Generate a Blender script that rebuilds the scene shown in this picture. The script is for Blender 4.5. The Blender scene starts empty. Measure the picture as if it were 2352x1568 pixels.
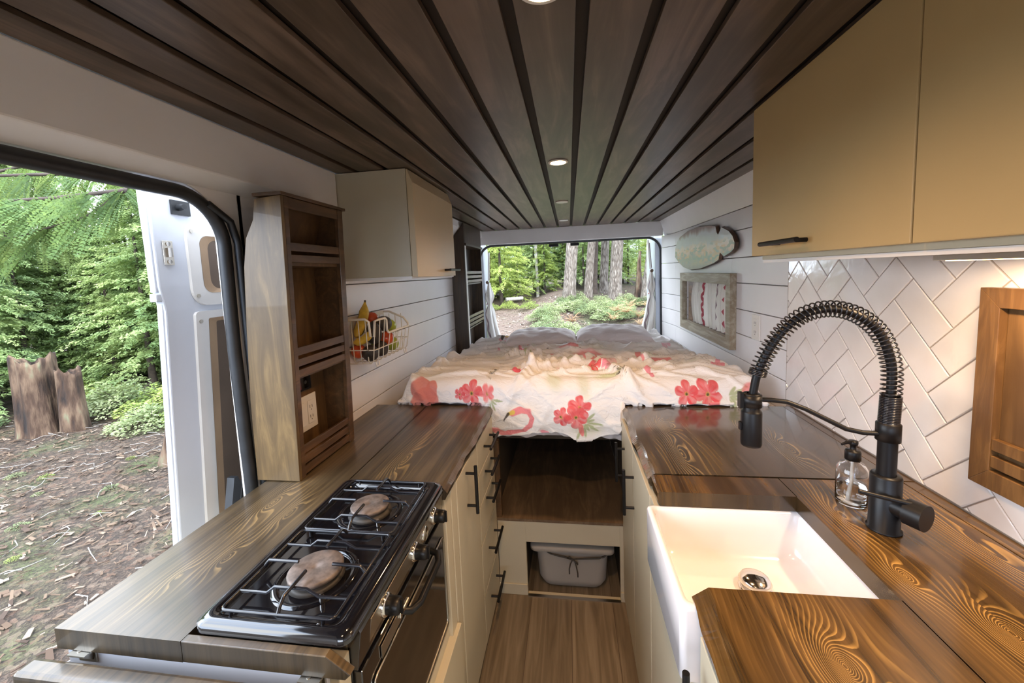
import bpy, math, random
import numpy as np
from mathutils import Vector, Matrix
random.seed(7); rng = np.random.default_rng(7)
S = bpy.context.scene
COL = S.collection
R = math.radians

# ------------------------------------------------------------------ camera
FPX = 908.0; W, H = 2352, 1568; PY = 714.0
def cam_axes(yaw, pitch, roll):
    cy, sy, cp, sp = math.cos(yaw), math.sin(yaw), math.cos(pitch), math.sin(pitch)
    f = Vector((-sy*cp, cy*cp, -sp)); r = Vector((cy, sy, 0)); u = r.cross(f)
    cr, sr = math.cos(roll), math.sin(roll)
    return cr*r + sr*u, -sr*r + cr*u, f
cr_, cu_, cf_ = cam_axes(R(8.3301), R(5.3643), R(-2.4701))
cd = bpy.data.cameras.new('camera'); cam = bpy.data.objects.new('camera', cd); COL.objects.link(cam)
m = Matrix.Identity(4)
for i in range(3):
    m[i][0] = cr_[i]; m[i][1] = cu_[i]; m[i][2] = -cf_[i]
m[2][3] = 1.48
cam.matrix_world = m
cd.sensor_width = 36; cd.lens = FPX/W*36; cd.shift_y = -(H/2-PY)/W
cd.clip_start = 0.02; cd.clip_end = 400
S.camera = cam

# ------------------------------------------------------------------ world, sun, exposure
wd = bpy.data.worlds.new('sky'); S.world = wd; wd.use_nodes = True
wn = wd.node_tree; wn.nodes.clear()
wo = wn.nodes.new('ShaderNodeOutputWorld'); wb = wn.nodes.new('ShaderNodeBackground')
wt = wn.nodes.new('ShaderNodeTexCoord'); wnz = wn.nodes.new('ShaderNodeTexNoise'); wr = wn.nodes.new('ShaderNodeValToRGB')
wnz.inputs['Scale'].default_value = 2.2; wnz.inputs['Detail'].default_value = 5
wr.color_ramp.elements[0].position = .35; wr.color_ramp.elements[0].color = (.50, .68, 1, 1)
wr.color_ramp.elements[1].position = .6; wr.color_ramp.elements[1].color = (.93, .97, 1, 1)
wn.links.new(wt.outputs['Generated'], wnz.inputs['Vector']); wn.links.new(wnz.outputs['Fac'], wr.inputs['Fac'])
wn.links.new(wr.outputs['Color'], wb.inputs['Color']); wb.inputs['Strength'].default_value = 8.5
wn.links.new(wb.outputs[0], wo.inputs[0])
sd = bpy.data.lights.new('sun', 'SUN'); sd.energy = 4.5; sd.angle = R(25); sd.color = (1, .97, .93)
so = bpy.data.objects.new('sun', sd); COL.objects.link(so)
so.rotation_euler = Vector((-.28, .75, -.80)).to_track_quat('-Z', 'Y').to_euler()
S.view_settings.view_transform = 'Standard'; S.view_settings.look = 'None'
S.view_settings.exposure = 0.16; S.view_settings.gamma = 1.0; S.view_settings.use_curve_mapping = False

# ------------------------------------------------------------------ material helpers
class NT:
    def __init__(s, name):
        s.m = bpy.data.materials.new(name); s.m.use_nodes = True
        s.t = s.m.node_tree; s.n = s.t.nodes; s.b = s.n['Principled BSDF']; s.out = s.n['Material Output']
    def node(s, typ, **kw):
        n = s.n.new('ShaderNode'+typ)
        for k, v in kw.items(): setattr(n, k, v)
        return n
    def inp(s, n, k, v):
        if v is None: return
        i = n.inputs[k]
        if isinstance(v, bpy.types.NodeSocket): s.t.links.new(v, i)
        else:
            if isinstance(v, (tuple, list)) and len(v) == 3 and i.type == 'RGBA': v = (*v, 1)
            i.default_value = v
    def math(s, op, a, b=None, c=None):
        n = s.node('Math', operation=op); s.inp(n, 0, a); s.inp(n, 1, b); s.inp(n, 2, c); return n.outputs[0]
    def pos(s): return s.node('NewGeometry').outputs['Position']
    def obj(s): return s.node('TexCoord').outputs['Object']
    def sep(s, v):
        n = s.node('SeparateXYZ'); s.inp(n, 0, v); return n.outputs
    def comb(s, x, y, z):
        n = s.node('CombineXYZ'); s.inp(n, 0, x); s.inp(n, 1, y); s.inp(n, 2, z); return n.outputs[0]
    def scale(s, v, sc, loc=(0, 0, 0)):
        n = s.node('Mapping'); s.inp(n, 0, v); n.inputs['Scale'].default_value = sc; n.inputs['Location'].default_value = loc; return n.outputs[0]
    def noise(s, v, sc=5, det=4, dist=0, rough=.5, out='Fac'):
        n = s.node('TexNoise'); s.inp(n, 'Vector', v); n.inputs['Scale'].default_value = sc; n.inputs['Detail'].default_value = det
        n.inputs['Distortion'].default_value = dist; n.inputs['Roughness'].default_value = rough; return n.outputs[out]
    def voro(s, v, sc=5, out='Distance', feature='F1'):
        n = s.node('TexVoronoi', feature=feature); s.inp(n, 'Vector', v); n.inputs['Scale'].default_value = sc; return n.outputs[out]
    def ramp(s, f, stops):
        n = s.node('ValToRGB'); s.inp(n, 0, f); e = n.color_ramp.elements
        while len(e) > 1: e.remove(e[-1])
        e[0].position = stops[0][0]; e[0].color = (*stops[0][1], 1)
        for p, c in stops[1:]:
            q = e.new(p); q.color = (*c, 1)
        return n.outputs['Color']
    def mix(s, f, a, b, mode='MIX'):
        n = s.node('Mix', data_type='RGBA', blend_type=mode); s.inp(n, 0, f); s.inp(n, 6, a); s.inp(n, 7, b); return n.outputs[2]
    def bump(s, h, st=.3, d=.01):
        n = s.node('Bump'); s.inp(n, 'Height', h); n.inputs['Strength'].default_value = st; n.inputs['Distance'].default_value = d
        s.t.links.new(n.outputs[0], s.b.inputs['Normal']); return n
    def set(s, **kw):
        for k, v in kw.items(): s.inp(s.b, k.replace('_', ' '), v)
        return s.m

def flat(name, col, rough=.5, metal=0, spec=.5, var=.06, vs=8, coat=0, bump=0):
    t = NT(name); p = t.obj()
    nz = t.noise(p, vs, 4)
    a = tuple(c*(1-var) for c in col); b = tuple(min(1, c*(1+var)) for c in col)
    c = t.ramp(nz, [(.3, a), (.7, b)])
    if bump: t.bump(t.noise(p, 60, 3), bump, .002)
    t.set(Base_Color=c, Roughness=rough, Metallic=metal); t.b.inputs['Specular IOR Level'].default_value = spec
    t.b.inputs['Coat Weight'].default_value = coat; t.b.inputs['Coat Roughness'].default_value = .08
    return t.m

def slab_wood(name, dark, light, knots, axis=1, board=.14, freq=55, rough=.28, coat=.6, seed=0, linew=.30, wob=.035, amt=1.0, base=.25):
    """flat sawn boards: contour lines of a height field that bulges round the knots; world space, grain along axis"""
    t = NT(name); P = t.sep(t.pos()); g = P[axis]; a = P[1-axis]
    bid = t.math('FLOOR', t.math('DIVIDE', a, board))
    v = t.comb(t.math('MULTIPLY', a, 2.0), t.math('MULTIPLY', g, .7), t.math('MULTIPLY', bid, 3.7+seed))
    h = t.math('ADD', a, t.math('MULTIPLY', t.noise(v, 2.0, 2), wob*4))
    v2 = t.comb(t.math('MULTIPLY', a, 45), t.math('MULTIPLY', g, 12), float(seed))
    h = t.math('ADD', h, t.math('MULTIPLY', t.noise(v2, 1, 3), wob*.13))
    near = None
    for (ka, kg, ra, rg, am) in knots:
        da = t.math('DIVIDE', t.math('SUBTRACT', a, ka), ra); dg = t.math('DIVIDE', t.math('SUBTRACT', g, kg), rg)
        d2 = t.math('ADD', t.math('MULTIPLY', da, da), t.math('MULTIPLY', dg, dg))
        e0 = t.math('POWER', 2.718, t.math('MULTIPLY', t.math('SQRT', t.math('ADD', d2, .03)), -1.0))
        h = t.math('ADD', h, t.math('MULTIPLY', e0, am))
        w0 = t.math('POWER', 2.718, t.math('MULTIPLY', t.math('SQRT', t.math('ADD', d2, .03)), -.42))
        near = w0 if near is None else t.math('MAXIMUM', near, w0)
    s = t.math('FRACT', t.math('MULTIPLY', h, freq))
    line = t.ramp(s, [(0, (0, 0, 0)), (1-linew-.25, (0, 0, 0)), (1-linew*.4, (1, 1, 1)), (1-.03, (.5, .5, .5)), (1, (0, 0, 0))])
    fine = t.noise(t.comb(t.math('MULTIPLY', a, 240), t.math('MULTIPLY', g, 5), 1.0+seed), 1, 3)
    streak = t.noise(t.comb(t.math('MULTIPLY', a, 38), t.math('MULTIPLY', g, 1.3), 2.0+seed), 1, 4, .5)
    patch = t.noise(t.comb(t.math('MULTIPLY', a, 7), t.math('MULTIPLY', g, 2.6), 5.0+seed), 1, 4)
    fm = t.math('ADD', t.math('MULTIPLY', t.ramp(patch, [(.45, (0, 0, 0)), (.7, (1, 1, 1))]), base), t.ramp(near, [(.18, (0, 0, 0)), (.55, (1, 1, 1))]))
    fm = t.math('MULTIPLY', fm, t.ramp(streak, [(.3, (.45, .45, .45)), (.6, (1, 1, 1))]))
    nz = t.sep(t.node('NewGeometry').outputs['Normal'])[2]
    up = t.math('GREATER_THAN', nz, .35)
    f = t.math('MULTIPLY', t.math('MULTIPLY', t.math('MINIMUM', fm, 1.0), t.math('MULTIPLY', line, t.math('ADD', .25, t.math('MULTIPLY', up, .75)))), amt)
    d = t.mix(t.ramp(fine, [(.35, (0, 0, 0)), (.7, (1, 1, 1))]), tuple(c*.60 for c in dark), tuple(c*1.4 for c in dark))
    d = t.mix(t.ramp(streak, [(.38, (0, 0, 0)), (.68, (1, 1, 1))]), d, tuple(c*2.3 for c in dark))
    d = t.mix(t.ramp(patch, [(.35, (.5, .5, .5)), (.6, (0, 0, 0))]), d, tuple(c*.45 for c in dark))
    wn_ = t.node('TexWhiteNoise', noise_dimensions='1D'); t.inp(wn_, 'W', t.math('ADD', bid, 3.3+seed))
    br = t.math('ADD', t.math('MULTIPLY', wn_.outputs['Value'], .4), .8)
    c = t.mix(f, d, light)
    c = t.mix(t.math('SUBTRACT', 1.0, up), c, tuple(x*.8 for x in dark)) if False else c
    hs = t.node('HueSaturation'); t.inp(hs, 'Color', c); t.inp(hs, 'Value', br)
    t.bump(t.math('ADD', t.math('MULTIPLY', line, .3), fine), .10, .0012)
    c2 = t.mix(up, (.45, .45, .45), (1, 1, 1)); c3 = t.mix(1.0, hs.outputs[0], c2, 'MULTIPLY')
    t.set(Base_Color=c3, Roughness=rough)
    t.b.inputs['Coat Weight'].default_value = coat; t.b.inputs['Coat Roughness'].default_value = .10
    return t.m

def ply_wood(name, dark, light, axis=2, rough=.45, sc=1.0, seed=0.0, blotch=.5, coat=0.0):
    t = NT(name); P = t.sep(t.pos())
    o = [P[0], P[1], P[2]]
    v = [t.math('MULTIPLY', o[i], (2.0 if i == axis else 14.0)*sc) for i in range(3)]
    vec = t.comb(*v)
    n = t.noise(t.scale(vec, (1, 1, 1), (seed, seed, seed)), 1.6, 6, 1.2, .6)
    v3 = [t.math('MULTIPLY', o[i], (6.0 if i == axis else 160.0)*sc) for i in range(3)]
    fi = t.noise(t.comb(*v3), 1, 2)
    bl = t.noise(t.scale(t.pos(), (1, 1, 1), (seed+3, 0, 0)), 7, 3)
    c = t.ramp(n, [(.32, dark), (.5, tuple((a+b)/2*.9 for a, b in zip(dark, light))), (.62, light)])
    c = t.mix(t.math('MULTIPLY', fi, .45), c, tuple(x*.5 for x in dark))
    c = t.mix(t.math('MULTIPLY', t.ramp(bl, [(.4, (0, 0, 0)), (.65, (1, 1, 1))]), blotch), c, tuple(x*.75 for x in dark))
    t.bump(fi, .15, .001)
    t.set(Base_Color=c, Roughness=rough); t.b.inputs['Coat Weight'].default_value = coat
    return t.m

def leaf_mat(name, cols, trans=.35):
    t = NT(name); p = t.pos()
    oi = t.node('ObjectInfo').outputs['Random']
    nz = t.noise(p, 1.7, 3); nf = t.noise(p, 25, 2)
    f = t.math('ADD', t.math('MULTIPLY', nz, .6), t.math('MULTIPLY', nf, .4))
    f = t.math('ADD', f, t.math('MULTIPLY', t.math('SUBTRACT', oi, .5), .12))
    k = len(cols)
    c = t.ramp(f, [(.36+.28*i/(k-1), cols[i]) for i in range(k)])
    t.set(Base_Color=c, Roughness=.6); t.b.inputs['Specular IOR Level'].default_value = .25
    tr = t.node('BsdfTranslucent'); t.inp(tr, 'Color', t.mix(.35, c, (.50, .58, .18)))
    mx = t.node('MixShader'); mx.inputs[0].default_value = trans
    t.t.links.new(t.b.outputs[0], mx.inputs[1]); t.t.links.new(tr.outputs[0], mx.inputs[2]); t.t.links.new(mx.outputs[0], t.out.inputs[0])
    return t.m

M = {}
M['white'] = flat('white_paint', (.80, .78, .77), .42, var=.02)
M['shiplap'] = flat('white_shiplap', (.82, .80, .80), .38, var=.03, vs=3)
M['gap'] = flat('shiplap_gap', (.34, .32, .31), .8)
M['cream'] = flat('cream_cabinet_paint', (.53, .48, .36), .42, var=.02)
M['cream_lamplit'] = flat('cream_paint_baked_lamplight', (.50, .365, .175), .45, var=.02)  # same cream paint, yellowed to carry the downlights' warmth on the upper doors
M['vanwhite'] = flat('van_body_paint', (.56, .60, .68), .28, var=.01, coat=.5)
M['liner'] = flat('door_liner_panel', (.62, .61, .60), .6, var=.03)
M['black'] = flat('matte_black', (.007, .007, .008), .38, var=.1, spec=.3)
M['rubber'] = flat('black_rubber', (.018, .02, .023), .42, var=.3, vs=20)
M['enamel'] = flat('black_enamel', (.006, .006, .008), .10, var=.1, coat=.8)
M['iron'] = flat('black_grate', (.012, .013, .018), .22, var=.1, coat=.3)
M['chrome'] = flat('chrome', (.75, .73, .70), .12, 1, var=.02)
M['steel'] = flat('brushed_steel', (.55, .52, .46), .3, 1)
M['burner'] = flat('burner_cap', (.17, .135, .115), .55, .3, var=.45, vs=60)
M['fireclay'] = flat('white_fireclay', (.84, .83, .86), .16, var=.01, coat=.5)
M['tile'] = None
M['grout'] = flat('tile_grout', (.36, .30, .26), .85)
M['plastic'] = flat('white_plastic', (.80, .76, .70), .35, var=.01)
M['slot'] = flat('dark_slot', (.05, .045, .04), .6)
M['wire'] = flat('white_wire', (.72, .66, .56), .4, var=.03)
M['tub'] = flat('grey_tub_plastic', (.36, .34, .31), .5, var=.03)
M['cord'] = flat('grey_cord', (.06, .055, .05), .9)
M['sheet'] = None
M['pillow'] = None
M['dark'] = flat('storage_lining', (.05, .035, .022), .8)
M['mirror_glass'] = flat('oven_glass', (.010, .008, .006), .06, var=.1, coat=1)
def mk():
    t = NT('glossy_white_tile'); p = t.pos()
    t.bump(t.noise(t.scale(p, (1, 1, 1)), 22, 2, .6), .28, .004)
    c = t.ramp(t.noise(p, 9, 2), [(.3, (.74, .70, .67)), (.7, (.82, .79, .77))])
    t.set(Base_Color=c, Roughness=.09); t.b.inputs['Coat Weight'].default_value = .3; M['tile'] = t.m
    for nm, col in (('pillow', (.76, .69, .69)), ('sheet', (.58, .54, .55))):
        t = NT('cotton_'+nm); p = t.obj()
        t.bump(t.math('ADD', t.noise(t.scale(p, (3, 9, 9)), 2.2, 5, 1.0), t.math('MULTIPLY', t.noise(p, 420, 2), .03)), .55, .02)
        t.set(Base_Color=t.ramp(t.noise(p, 6, 3), [(.3, tuple(c*.95 for c in col)), (.7, col)]), Roughness=.85)
        t.b.inputs['Sheen Weight'].default_value = .3; M[nm] = t.m
    t = NT('glass'); t.set(Base_Color=(1, 1, 1), Roughness=.02, Transmission_Weight=1.0, IOR=1.45); M['glass'] = t.m
    t = NT('soap_liquid'); t.set(Base_Color=(.95, .97, .95), Roughness=.02, Transmission_Weight=1.0, IOR=1.33); M['soap'] = t.m
    t = NT('bark'); p = t.pos(); sp = t.sep(p)
    v = t.comb(sp[0], sp[1], t.math('MULTIPLY', sp[2], .18))
    vo = t.voro(v, 22, 'Distance', 'DISTANCE_TO_EDGE'); nz = t.noise(t.comb(sp[0], sp[1], t.math('MULTIPLY', sp[2], .3)), 14, 5)
    c = t.ramp(t.math('ADD', t.math('MULTIPLY', vo, 1.2), t.math('MULTIPLY', nz, .7)), [(.25, (.05, .038, .030)), (.5, (.145, .120, .100)), (.8, (.27, .24, .21))])
    t.bump(t.math('ADD', vo, nz), .9, .05); t.set(Base_Color=c, Roughness=.9); M['bark'] = t.m
    t = NT('rotten_stump_wood'); p = t.pos(); sp = t.sep(p)
    nz = t.noise(t.comb(sp[0], sp[1], t.math('MULTIPLY', sp[2], .22)), 9, 6)
    c = t.ramp(nz, [(.33, (.010, .006, .005)), (.47, (.045, .024, .014)), (.6, (.12, .078, .05)), (.72, (.13, .14, .085))])
    t.bump(nz, 1, .08); t.set(Base_Color=c, Roughness=.95); M['stump'] = t.m
mk()
M['pale_bark'] = flat('pale_bark', (.30, .28, .26), .9, var=.3, vs=9)
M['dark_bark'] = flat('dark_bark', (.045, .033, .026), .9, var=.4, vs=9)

# ------------------------------------------------------------------ object helpers
ORG = {}
def props(o, label=None, cat=None, group=None, kind=None):
    if label: o['label'] = label
    if cat: o['category'] = cat
    if group: o['group'] = group
    if kind: o['kind'] = kind
    return o
def thing(name, loc, label, cat, group=None):
    o = bpy.data.objects.new(name, None); COL.objects.link(o); o.location = loc; o.empty_display_size = .05
    ORG[o.name] = Vector(loc); return props(o, label, cat, group)
class MB:
    def __init__(s): s.v = []; s.f = []; s.sm = []
    def add(s, vs, fs, smooth=False):
        k = len(s.v); s.v += [tuple(v) for v in vs]; s.f += [tuple(i+k for i in f) for f in fs]; s.sm += [smooth]*len(fs); return s
    def box(s, x0, x1, y0, y1, z0, z1):
        vs = [(x, y, z) for x in (x0, x1) for y in (y0, y1) for z in (z0, z1)]
        return s.add(vs, [(0, 1, 3, 2), (4, 6, 7, 5), (0, 4, 5, 1), (2, 3, 7, 6), (0, 2, 6, 4), (1, 5, 7, 3)])
    def prism(s, poly, axis, a, b):
        """poly: 2D points in the two other axes (order kept x<y<z); extruded from a to b along axis"""
        def P(p, t):
            q = list(p); q.insert(axis, t); return q
        n = len(poly)
        vs = [P(p, a) for p in poly]+[P(p, b) for p in poly]
        fs = [tuple(range(n))[::-1], tuple(range(n, 2*n))]+[(i, (i+1) % n, n+(i+1) % n, n+i) for i in range(n)]
        return s.add(vs, fs)
    def tube(s, pts, r, n=8, closed=False, cap=True):
        pts = [Vector(p) for p in pts]; m_ = len(pts); rs = r if isinstance(r, (list, tuple)) else [r]*m_
        vs = []; up = None
        for i, p in enumerate(pts):
            if closed: d = pts[(i+1) % m_]-pts[i-1]
            else: d = pts[min(i+1, m_-1)]-pts[max(i-1, 0)]
            d.normalize()
            if up is None:
                up = Vector((0, 0, 1)) if abs(d.z) < .9 else Vector((1, 0, 0))
            a = d.cross(up)
            if a.length < 1e-4: a = d.cross(Vector((0, 1, 0)))
            a.normalize(); b = a.cross(d).normalized(); up = b
            for k in range(n):
                t = 2*math.pi*k/n; vs.append(p+(a*math.cos(t)+b*math.sin(t))*rs[i])
        fs = []
        for i in range(m_ if closed else m_-1):
            j = (i+1) % m_
            for k in range(n):
                k2 = (k+1) % n; fs.append((i*n+k, i*n+k2, j*n+k2, j*n+k))
        k0 = len(s.v); s.add(vs, fs, True)
        if cap and not closed: s.add([vs[i] for i in range(n)], [tuple(range(n))[::-1]]); s.add(vs[-n:], [tuple(range(n))])
        return s
    def cyl(s, p0, p1, r, n=24, r2=None):
        s.tube([p0, p1], [r, r if r2 is None else r2], n); return s
    def lathe(s, prof, c, n=32, axis=2, smooth=True):
        """prof (radius, height) pairs"""
        vs = []
        for r_, h in prof:
            for k in range(n):
                t = 2*math.pi*k/n; q = [r_*math.cos(t), r_*math.sin(t)]; q.insert(axis, h)
                vs.append((c[0]+q[0], c[1]+q[1], c[2]+q[2]))
        fs = [(i*n+k, i*n+(k+1) % n, (i+1)*n+(k+1) % n, (i+1)*n+k) for i in range(len(prof)-1) for k in range(n)]
        s.add(vs, fs, smooth); return s
    def build(s, name, mt, parent=None, bevel=0, loc=None, seg=2, label=None, kind=None, fix=True):
        me = bpy.data.meshes.new(name)
        o = bpy.data.objects.new(name, me); COL.objects.link(o)
        if parent is not None:
            org = ORG[parent.name]; o.parent = parent
        else:
            org = Vector(loc) if loc is not None else Vector((0, 0, 0)); o.location = org
        ORG[o.name] = org
        if loc is None and parent is None:
            a = np.array(s.v); c = (a.max(0)+a.min(0))/2; org = Vector((c[0], c[1], a[:, 2].min())); o.location = org; ORG[o.name] = org
        me.from_pydata([(v[0]-org[0], v[1]-org[1], v[2]-org[2]) for v in s.v], [], s.f)
        me.polygons.foreach_set('use_smooth', s.sm)
        me.materials.append(mt); me.update()
        if fix:
            import bmesh
            b = bmesh.new(); b.from_mesh(me); bmesh.ops.recalc_face_normals(b, faces=b.faces); b.to_mesh(me); b.free()
        if bevel:
            md = o.modifiers.new('bevel', 'BEVEL'); md.width = bevel; md.segments = seg; md.limit_method = 'ANGLE'; md.angle_limit = R(40)
        if label: o['label'] = label
        if kind: o['kind'] = kind
        return o
def npmesh(name, V, F, mt, parent=None, loc=(0, 0, 0), smooth=False):
    """fast mesh from numpy (F n x k)"""
    me = bpy.data.meshes.new(name); k = F.shape[1]
    me.vertices.add(len(V)); me.vertices.foreach_set('co', V.astype(np.float32).ravel())
    me.loops.add(F.size); me.loops.foreach_set('vertex_index', F.astype(np.int32).ravel())
    me.polygons.add(len(F)); me.polygons.foreach_set('loop_start', np.arange(0, F.size, k, dtype=np.int32))
    me.polygons.foreach_set('use_smooth', np.full(len(F), smooth)); me.materials.append(mt); me.update(calc_edges=True); me.validate()
    o = bpy.data.objects.new(name, me); COL.objects.link(o); o.location = loc
    if parent is not None: o.parent = parent; o.location = (0, 0, 0)
    ORG[o.name] = Vector(loc)
    return o
def struct(o): o['kind'] = 'structure'; return o
def tag(o, label, cat, group=None, kind=None): return props(o, label, cat, group, kind)
def cpart(o, root):
    c = o.copy(); COL.objects.link(c); c.parent = root; return c
def copy_thing(root, loc, rotz=0, label=None, scale=None):
    r = root.copy(); COL.objects.link(r); r.location = loc; r.rotation_euler = (0, 0, rotz)
    if scale: r.scale = scale
    if label: r['label'] = label
    for ch in list(root.children):
        c = cpart(ch, r)
        for g in list(ch.children): cpart(g, c)
    return r
def rect_pts(cx, cy, hx, hy, r, n=6):
    out = []
    for sx, sy, a0 in ((1, 1, 0), (-1, 1, 90), (-1, -1, 180), (1, -1, 270)):
        for i in range(n+1):
            a = R(a0+90*i/n); out.append((cx+sx*(hx-r)+r*math.cos(a), cy+sy*(hy-r)+r*math.sin(a)))
    return out
#@@@SHELL
# ------------------------------------------------------------------ setting: floor, walls, ceiling
t = NT('vinyl_plank_floor'); P = t.sep(t.pos())
bx = t.math('FLOOR', t.math('DIVIDE', t.math('ADD', P[0], .03), .18))
wn1 = t.node('TexWhiteNoise', noise_dimensions='1D'); t.inp(wn1, 'W', bx)
gr = t.noise(t.comb(t.math('MULTIPLY', P[0], 26), t.math('MULTIPLY', P[1], 1.6), t.math('MULTIPLY', bx, 2.3)), 1.3, 5, 1.2)
c = t.ramp(gr, [(.3, (.14, .105, .066)), (.5, (.21, .163, .108)), (.7, (.28, .225, .158))])
ed = t.math('LESS_THAN', t.math('FRACT', t.math('DIVIDE', t.math('ADD', P[0], .03), .18)), .012)
hs = t.node('HueSaturation'); t.inp(hs, 'Color', c); t.inp(hs, 'Value', t.math('ADD', .85, t.math('MULTIPLY', wn1.outputs[0], .3)))
c = t.mix(ed, hs.outputs[0], (.09, .06, .04)); t.bump(gr, .1, .002); t.set(Base_Color=c, Roughness=.42)
M['vinyl'] = t.m
struct(MB().box(-.97, .92, -1.6, 3.9, -.05, 0).build('floor', M['vinyl']))

CEIL = ply_wood('stained_ceiling_boards', (.060, .041, .027), (.180, .126, .092), axis=1, rough=.38, sc=.6, seed=2.0, blotch=.35)
mb = MB()
xs = [-.89]+[-.805+.12*i for i in range(14)]+[.87]
for i in range(len(xs)-1):
    a = xs[i]+(.0 if i == 0 else .011); b = xs[i+1]-(.0 if i == len(xs)-2 else .011)
    mb.box(a, b, -1.55, 3.86, 1.9, 1.912)
ce = struct(mb.build('ceiling', CEIL, bevel=.0015))
mb = MB().box(-.97, .95, -1.6, 3.95, 1.918, 1.96)
o = mb.build('roof_lining', flat('dark_roof_lining', (.022, .015, .012), .7), loc=(0, 0, 1.918)); o.parent = None; o.name = 'trim_1'; struct(o)

def shiplap(x0, x1, ya, yb, zs, inward, mb, gap=.004):
    for i in range(len(zs)-1):
        mb.box(x0, x1, ya, yb, zs[i]+gap/2, zs[i+1]-gap/2)
ZG = [-.0, .073, .203, .333, .463, .593, .723, .853, .985, 1.115, 1.245, 1.382, 1.513, 1.655, 1.76]
ZL = [0, .03, .16, .29, .42, .55, .68, .81, .936, 1.068, 1.207, 1.335, 1.465, 1.6, 1.76]
# left wall: shiplap behind the shelves, backing, cove
mb = MB(); shiplap(-.92, -.9, 1.298, 3.84, ZL, 1, mb)
wl = struct(mb.build('wall_left', M['shiplap'], bevel=.0015))
MB().box(-.935, -.921, 1.298, 3.84, 0, 1.9).build('backing', M['gap'], wl)
mb = MB().prism([(-.9205, 1.761), (-.90, 1.761), (-.82, 1.852), (-.82, 1.8995), (-.9205, 1.8995)], 1, 1.5, 3.84)
o = mb.build('trim_3', M['white']); struct(o)
# header over the side door and the rounded door frame
mb = MB()
mb.prism([(-.89, 1.9), (-.89, 1.768), (-.95, 1.742), (-.985, 1.742), (-.985, 1.9)], 1, -1.55, 1.478)
rr = .13; arc = [(1.0-rr+rr*math.sin(R(a)), 1.745-rr+rr*math.cos(R(a))) for a in range(0, 91, 10)]
poly = [(.87, 1.77)]+arc+[(1.0, 0), (1.07, 0), (1.07, 1.77)]
mb.prism(poly, 0, -.985, -.95)
mb.box(-.985, -.95, -1.55, -.35, 0, 1.77)
mb.box(-.985, -.95, 1.05, 1.5, 0, 1.77)
mb.box(-.985, -.95, -.35, 1.0, -.05, .02)
struct(mb.build('door_1', M['white'], bevel=.004))
# right wall with the window hole
WY0, WY1, WZ0, WZ1 = 2.315, 3.10, 1.075, 1.395
mb = MB()
for i in range(len(ZG)-1):
    a, b = ZG[i]+.002, ZG[i+1]-.002
    if b < WZ0 or a > WZ1: mb.box(.88, .90, 1.735, 3.47, a, b)
    else:
        mb.box(.88, .90, 1.735, WY0, a, b); mb.box(.88, .90, WY1, 3.47, a, b)
        if a < WZ0: mb.box(.88, .90, WY0, WY1, a, WZ0)
        if b > WZ1: mb.box(.88, .90, WY0, WY1, WZ1, b)
    mb.add([(.88, 3.47, a), (.845, 3.80, a), (.90, 3.80, a), (.90, 3.47, a), (.88, 3.47, b), (.845, 3.80, b), (.90, 3.80, b), (.90, 3.47, b)],
           [(0, 1, 2, 3), (4, 7, 6, 5), (0, 4, 5, 1), (1, 5, 6, 2), (2, 6, 7, 3), (3, 7, 4, 0)])
mb2 = MB().prism([(.9, 1.762), (.88, 1.762), (.835, 1.8995), (.9, 1.8995)], 1, 1.21, 3.84)
struct(mb2.build('trim_4', M['white']))
wr_ = struct(mb.build('wall_right', M['shiplap'], bevel=.0015))
mb = MB().box(.9005, .93, -1.55, WY0, 0, 1.9).box(.9005, .93, WY1, 3.84, 0, 1.9).box(.9005, .93, WY0, WY1, 0, WZ0).box(.9005, .93, WY0, WY1, WZ1, 1.9)
mb.build('backing', M['gap'], wr_)
# rear wall header and opening surround
mb = MB().box(-.90, .86, 3.80, 3.84, 1.768, 1.9).box(-.90, .87, 3.80, 3.84, 0, .66)
wb_ = struct(mb.build('wall_rear', M['white'], bevel=.004))
# herringbone tiles on the galley wall
w = .0803; A = np.array((-.7071, .7071)); B = np.array((.7071, .7071)); O = np.array((1.037, 1.311))
mbt = MB(); g = .0016
def clip(poly, y0, y1, z0, z1):
    def cl(ps, f, t):
        out = []
        for i in range(len(ps)):
            p, q = ps[i-1], ps[i]; fp, fq = f(p), f(q)
            if (fp >= 0) != (fq >= 0):
                u = fp/(fp-fq); out.append(p+(q-p)*u)
            if fq >= 0: out.append(q)
        return out
    for f in (lambda p: p[0]-y0, lambda p: y1-p[0], lambda p: p[1]-z0, lambda p: z1-p[1]):
        if poly: poly = cl(poly, f, 0)
    return poly
for i in range(-24, 24):
    for j in range(-14, 14):
        for (ox, oy, sx, sy) in ((0, 0, 2, 1), (0, 1, 1, 2)):
            X0 = i+2*j+ox; Y0 = i-2*j+oy
            q = [(X0*w+g, Y0*w+g), ((X0+sx)*w-g, Y0*w+g), ((X0+sx)*w-g, (Y0+sy)*w-g), (X0*w+g, (Y0+sy)*w-g)]
            P_ = [O+A*a+B*b for a, b in q]
            if max(p[0] for p in P_) < -.4 or min(p[0] for p in P_) > 1.735 or max(p[1] for p in P_) < .90 or min(p[1] for p in P_) > 1.53: continue
            c_ = clip(P_, -.4, 1.732, .905, 1.53)
            if len(c_) < 3: continue
            ctr = sum(c_)/len(c_); ins = [p+(ctr-p)*min(.3, .0028/max(1e-4, np.linalg.norm(ctr-p))) for p in c_]
            n = len(c_)
            mbt.add([(.877, p[0], p[1]) for p in c_]+[(.8735, p[0], p[1]) for p in c_]+[(.872, p[0], p[1]) for p in ins],
                    [tuple(range(2*n, 3*n))]+[(k, (k+1) % n, n+(k+1) % n, n+k) for k in range(n)]+[(n+k, n+(k+1) % n, 2*n+(k+1) % n, 2*n+k) for k in range(n)])
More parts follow.
